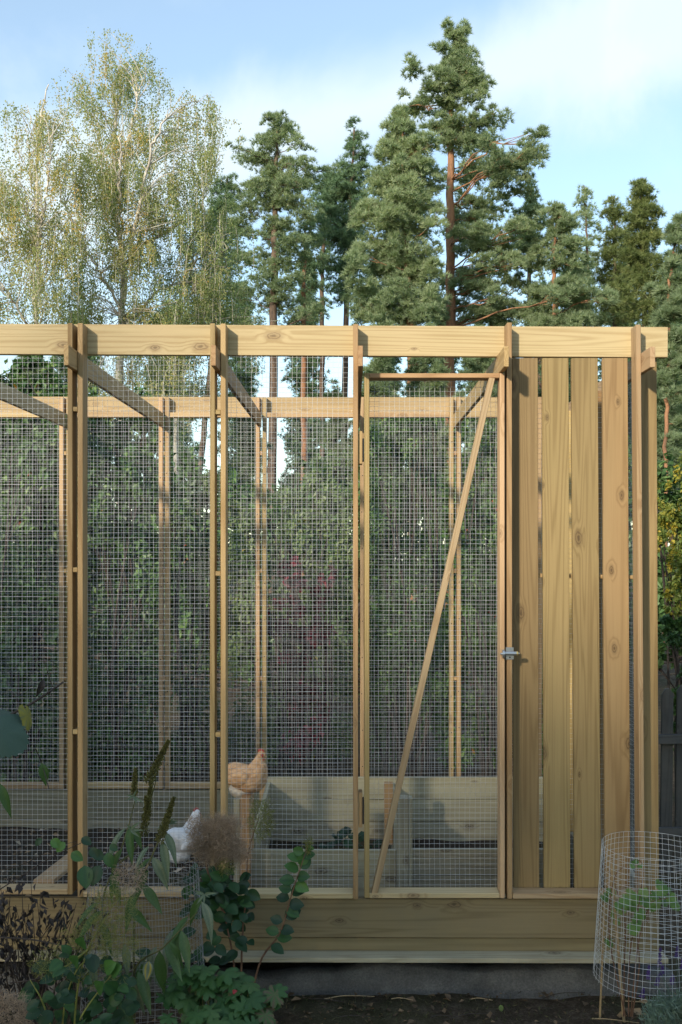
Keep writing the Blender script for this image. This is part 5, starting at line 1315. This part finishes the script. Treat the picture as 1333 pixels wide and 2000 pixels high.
# ------------------------------------------------------------------ wire cages
def cage(label, px, Y, r, z0, z1, flare, nv, nh, seed, mat=M_CAGE, tilt=0.0):
    t = thing('wire_cage', label, 'wire cage', (P(px, 1900, Y).x, Y, z0), 'wire plant cages')
    cx = P(px, 1900, Y).x
    def fn(u, v):
        a = u; s = (v - z0) / (z1 - z0); rr = r * (1 + flare * (1 - s)) * (1 + .03 * np.sin(2 * a + 1))
        return np.stack([cx + rr * np.cos(a) + tilt * s, Y + rr * np.sin(a), v + .004 * np.sin(a * 2 + seed)], -1)
    us = np.linspace(0, 2 * np.pi, nv, endpoint=False); vs = np.linspace(z0, z1, nh)
    paths = []
    q = np.random.default_rng(seed)
    for u in us:
        vv = np.linspace(z0 - .004, z1, 12); paths.append((fn(np.full(12, u) + .02 * np.sin(vv * 9 + u), vv), .00065))
    for v_ in vs:
        uu = np.linspace(0, 2 * np.pi * 1.04, 64); paths.append((fn(uu, np.full(64, v_) + q.normal() * .0008), .00065))
    v, f = tubes(paths, 4)
    o = link('wire_net', np_mesh('wire_net', v, f, mat, smooth=True), t); o['kind'] = 'stuff'
    return t
zr = P(1275, 1905, 3.58).z
cage('round wire cage at the right edge standing round a staked green plant', 1277, 3.58, .178, zr, P(1275, 1650, 3.58).z, .17, 52, 24, 3)
cage('round wire cage at the left around the butterfly bush', 282, 3.40, .178, 0.06, P(282, 1700, 3.40).z, .20, 52, 29, 5, M_DULL)

cp_ = thing('staked_plant', 'young plant with fresh green leaves inside the right wire cage', 'plant', (P(1250, 1950, 3.6).x, 3.6, 0))
cst = [[(1218, 1985), (1226, 1880), (1215, 1790), (1205, 1730), (1190, 1700)], [(1228, 1985), (1232, 1850), (1260, 1770), (1310, 1745)], [(1235, 1985), (1246, 1880), (1238, 1800), (1250, 1690), (1245, 1682)], [(1232, 1985), (1250, 1850), (1270, 1780), (1262, 1800)], [(1222, 1985), (1195, 1860), (1190, 1780), (1200, 1710), (1222, 1690)]]
cpt = [curve([P(a, b, 3.6) + Vector((0, rng.uniform(-.05, .05) if i else 0, 0)) for i, (a, b) in enumerate(s)], 18) for s in cst]
stems_obj(cp_, [(p, np.linspace(.003, .0012, len(p))) for p in cpt], M_STEMR)
for px, py, L in ((1195, 1740, 26), (1182, 1752, 22), (1210, 1768, 24), (1228, 1748, 30), (1246, 1752, 32), (1215, 1775, 26), (1200, 1785, 22), (1232, 1768, 28), (1262, 1760, 26), (1278, 1748, 24), (1290, 1740, 26), (1302, 1735, 24), (1310, 1752, 26), (1296, 1760, 26), (1282, 1765, 24), (1250, 1785, 26), (1238, 1812, 30), (1246, 1800, 26), (1192, 1840, 24), (1205, 1800, 18), (1240, 1682, 20), (1250, 1690, 16), (1236, 1690, 16), (1270, 1770, 26), (1318, 1765, 30), (1258, 1742, 24), (1222, 1758, 28), (1288, 1725, 20)):
    put_leaf(cp_, CAGED, P(px, py, 3.6 + rng.uniform(-.10, .10)), (rng.normal() * .5, -.5, -.6 + rng.normal() * .3), (rng.normal() * .35, -.8, .6), L * 3.6 / F * .55)
for i, (a, b, y0_, y1_, lab) in enumerate(((1194, 1221, 1682, 1992, 'thick bamboo stake in front inside the right cage'), (1181, 1171, 1765, 1975, 'thin bamboo stake at the left side of the right cage'))):
    Yk = 3.715 if i == 0 else 3.73
    bt = np.array(P(b, y1_, Yk)); bt[2] = -.03; tp_ = np.array(P(a, y0_, Yk - (.10 if i == 0 else .06)))
    p = np.linspace(bt, tp_, 22); r_ = np.full(22, .0052 if i == 0 else .0036); r_[3::5] *= 1.25
    v, f = tubes([(p, r_)], 10)
    M = Matrix.Translation(Vector(bt))
    me = np_mesh('bamboo_stake', v - bt, f, M_BAMBOO, smooth=True)
    tag(link('bamboo_stake', me, None, M), lab, 'stake', 'bamboo stakes')
# lavender
lv_ = thing('lavender', 'grey green lavender with purple flower spikes at the lower right corner', 'lavender', (P(1310, 1980, 3.35).x, 3.35, 0))
cs_, ds_, paths = [], [], []
for i in range(420):
    a = rng.uniform(0, 6.28); r_ = rng.uniform(0, 1) ** .5
    e = np.array(P(1322 + 62 * r_ * math.cos(a), 1985 + 40 * r_ * math.sin(a) - 18 * (1 - r_), 3.32 + .13 * r_ * math.sin(a * 1.7)))
    for j in range(6):
        cs_.append(e + rng.normal(size=3) * .012); ds_.append(unit(np.array([math.cos(a) * .5, -.3, 1.0]) + rng.normal(size=3) * .55))
v, f = diamonds(np.array(cs_), np.array(ds_), rng.uniform(.022, .045, len(cs_)), .10)
link('foliage', np_mesh('foliage', v, f, M_LAVL, tint=np.repeat(rng.uniform(0, 1, len(cs_)), 4)), lv_)
for px, py, L in ((1266, 1912, 26), (1288, 1888, 36), (1284, 1925, 20), (1293, 1905, 18), (1322, 1870, 22), (1255, 1948, 18), (1332, 1895, 22), (1312, 1922, 16), (1345, 1880, 24)):
    s = (px, py); spike(lv_, (px, py), (px + 2, py - L), .0095, 130, M_LAVF, 'flower_spike', 3.40, 0, .008, (0, 1))
    b = np.array(P(1312, 2000, 3.34)); e = np.array(P(px, py + 2, 3.40)); paths.append((curve([b, (b + e) / 2 + np.array([.01, 0, .02]), e], 8), .0009))
stems_obj(lv_, paths, M_LAVL, 4)

# plants in the raised bed
bp = thing('strawberry_plant', 'dark leafy plant growing in the raised bed beside the door stile', 'plant', (P(690, 1660, 5.0).x, 5.0, .2))
paths = []
for px, py, L in ((664, 1625, 22), (676, 1622, 24), (690, 1630, 24), (660, 1640, 20), (705, 1632, 26), (645, 1648, 24), (682, 1645, 26), (632, 1650, 20), (738, 1645, 24), (700, 1650, 22), (668, 1630, 20), (655, 1632, 16), (720, 1652, 18)):
    pos = P(px, py, 5.0 + rng.uniform(-.1, .1)); put_leaf(bp, BEDL, pos, (rng.normal() * .5, -.6, -.2), (rng.normal() * .3, -.7, .7), L * 5.0 / F * .5)
    b = np.array([P(690, 1660, 5).x + rng.normal() * .05, 5.0, .2]); paths.append((curve([b, (b + np.array(pos)) / 2 + np.array([0, 0, .03]), pos], 6), .0016))
stems_obj(bp, paths, M_STEM, 4)

# ------------------------------------------------------------------ litter, twigs, grass on the bare soil
def scatter(name, n, xr, yr, z, size, mat, aspect, dirz, seed, tspan=(0, 1)):
    q = np.random.default_rng(seed)
    c = np.stack([q.uniform(*xr, n), q.uniform(*yr, n), z + q.uniform(0, .012, n)], -1)
    d = q.normal(size=(n, 3)); d[:, 2] = dirz + q.normal(size=n) * .25
    nr = np.tile(np.array([[0, 0, 1.0]]), (n, 1)) if dirz < .5 else q.normal(size=(n, 3))
    v, f = diamonds(c, d, size * q.uniform(.5, 1.4, n), aspect, nr)
    o = link(name, np_mesh(name, v, f, mat, tint=np.repeat(q.uniform(*tspan, n), 4)))
    o['kind'] = 'stuff'
    return o
scatter('leaf_litter', 1500, (-1.6, 1.6), (3.0, 3.92), .022, .019, M_LITTER, .6, 0, 1, (0, .72))
scatter('leaf_litter', 60, (-.4, 1.3), (3.6, 3.9), .024, .036, M_LITTER, .65, .1, 6, (.3, .95))
scatter('leaf_litter', 700, (-2.0, -.5), (4.1, 5.6), .195, .035, M_LITTER, .6, 0.1, 2)
scatter('grass', 2200, (-.4, 1.4), (3.3, 3.9), .024, .018, M_GRASS, .13, .9, 3)
q = np.random.default_rng(12)
for i in range(10):
    x, y = q.uniform(-.2, 1.2), q.uniform(3.66, 3.88); a = q.uniform(-.6, .6); L = q.uniform(.06, .22)
    p = curve([(x, y, .028), (x + L * .4 * math.cos(a), y + L * .3 * math.sin(a), .036), (x + L * math.cos(a), y + L * math.sin(a) * .5, .03)], 10)
    v, f = tubes([(p, np.linspace(.0022, .0012, len(p)))], 5)
    c = Vector(p[0])
    tag(link('twig', np_mesh('twig', v - np.array(c), f, M_STEMB if i % 2 else M_BAMBOO, smooth=True), None, Matrix.Translation(c)), 'thin dry twig lying on the bare soil under the footing', 'twig', 'dry twigs on the soil')
fl = link('fallen_leaf', leaf_shape('leaf', ovate, M_CAGED, .2, .1, .1, .95), None, leaf_matrix(P(978, 1962, 3.80), (.15, -.2, -1), (0, -1, .25), .026))
tag(fl, 'single pale green leaf against the foot of the footing', 'leaf')
dr = [(-.02, 0), (.03, .006), (.05, -.004)]
bm = bmesh.new()
for px, py, s in ((840, 1872, .007), (866, 1871, .011), (874, 1874, .006), (912, 1870, .006), (820, 1873, .005)):
    c = P(px, py, 3.86); c.z = P(866, 1868, 3.855).z - .0005
    bmesh.ops.create_icosphere(bm, subdivisions=1, radius=s * .5, matrix=Matrix.Translation((c.x, 3.862 + rng.uniform(-.008, .008), ZC - 1.5825)) @ Matrix.Diagonal((1.5, 1, .35, 1)))
me = bpy.data.meshes.new('droppings'); bm.to_mesh(me); bm.free(); me.materials.append(plain('chalky_droppings', (.7, .7, .66), .8, bump=.5, bscale=200))
link('droppings', me)['kind'] = 'stuff'

# ------------------------------------------------------------------ garden trees behind the camera shade the lower half; others added to block sky light
def shade_tree(label, x, y, h, r, n, leaf, base=.35, seed=0, thin=.0):
    t = thing('garden_tree', label, 'tree', (x, y, 0), 'garden trees behind the viewer')
    q = np.random.default_rng(seed)
    ncl = 90
    cc = unit(q.normal(size=(ncl, 3))) * q.uniform(.25, 1, (ncl, 1)) ** .5
    j = q.integers(0, ncl, n)
    p = cc[j] * .88 + unit(q.normal(size=(n, 3))) * .2 * q.uniform(.2, 1, (n, 1))
    zc, hz = h * (1 + base) / 2, h * (1 - base) / 2
    c = p * np.array([r, r, hz]) + np.array([x, y, zc])
    v, f = diamonds(c, q.normal(size=(n, 3)), leaf * q.uniform(.7, 1.3, n), .7)
    link('crown', np_mesh('crown', v, f, M_BUSHL, tint=np.repeat(np.clip(q.normal(size=n) * .2 + .4, 0, 1), 4)), t)
    paths = [(curve([(x, y, -.1), (x + .05, y, zc * .6), (x, y, zc)], 10), np.linspace(r * .07, r * .03, len(curve([(x, y, -.1), (x + .05, y, zc * .6), (x, y, zc)], 10))))]
    for k in range(24):
        e = cc[k] * np.array([r, r, hz]) * .85 + np.array([x, y, zc]); s = np.array([x, y, zc * q.uniform(.55, .95)])
        cv = curve([s, (s + e) / 2 + np.array([0, 0, .15]), e], 7); paths.append((cv, np.linspace(r * .022, r * .006, len(cv))))
    v, f = tubes(paths, 8); link('trunk', np_mesh('trunk', v, f, M_PINEBD, smooth=True), t)
sd2 = Vector((SUN_DIR.x, SUN_DIR.y, 0)).normalized(); sl = Vector((-sd2.y, sd2.x, 0))
def toward(dist, lat):
    q = Vector((0.1, D, 0)) + sd2 * dist + sl * lat
    return q.x, q.y
for i, (dist, lat, h, r) in enumerate(SHADERS):
    x, y = toward(dist, lat)
    shade_tree(SHADE_LABELS[i], x, y, h, r, 9000, .16, .05, 40 + i)
for i, (x, y, h, r) in enumerate(SIDE_BLOCKERS):
    shade_tree(SIDE_LABELS[i], x, y, h, r, 7000, .11, .02, 60 + i)
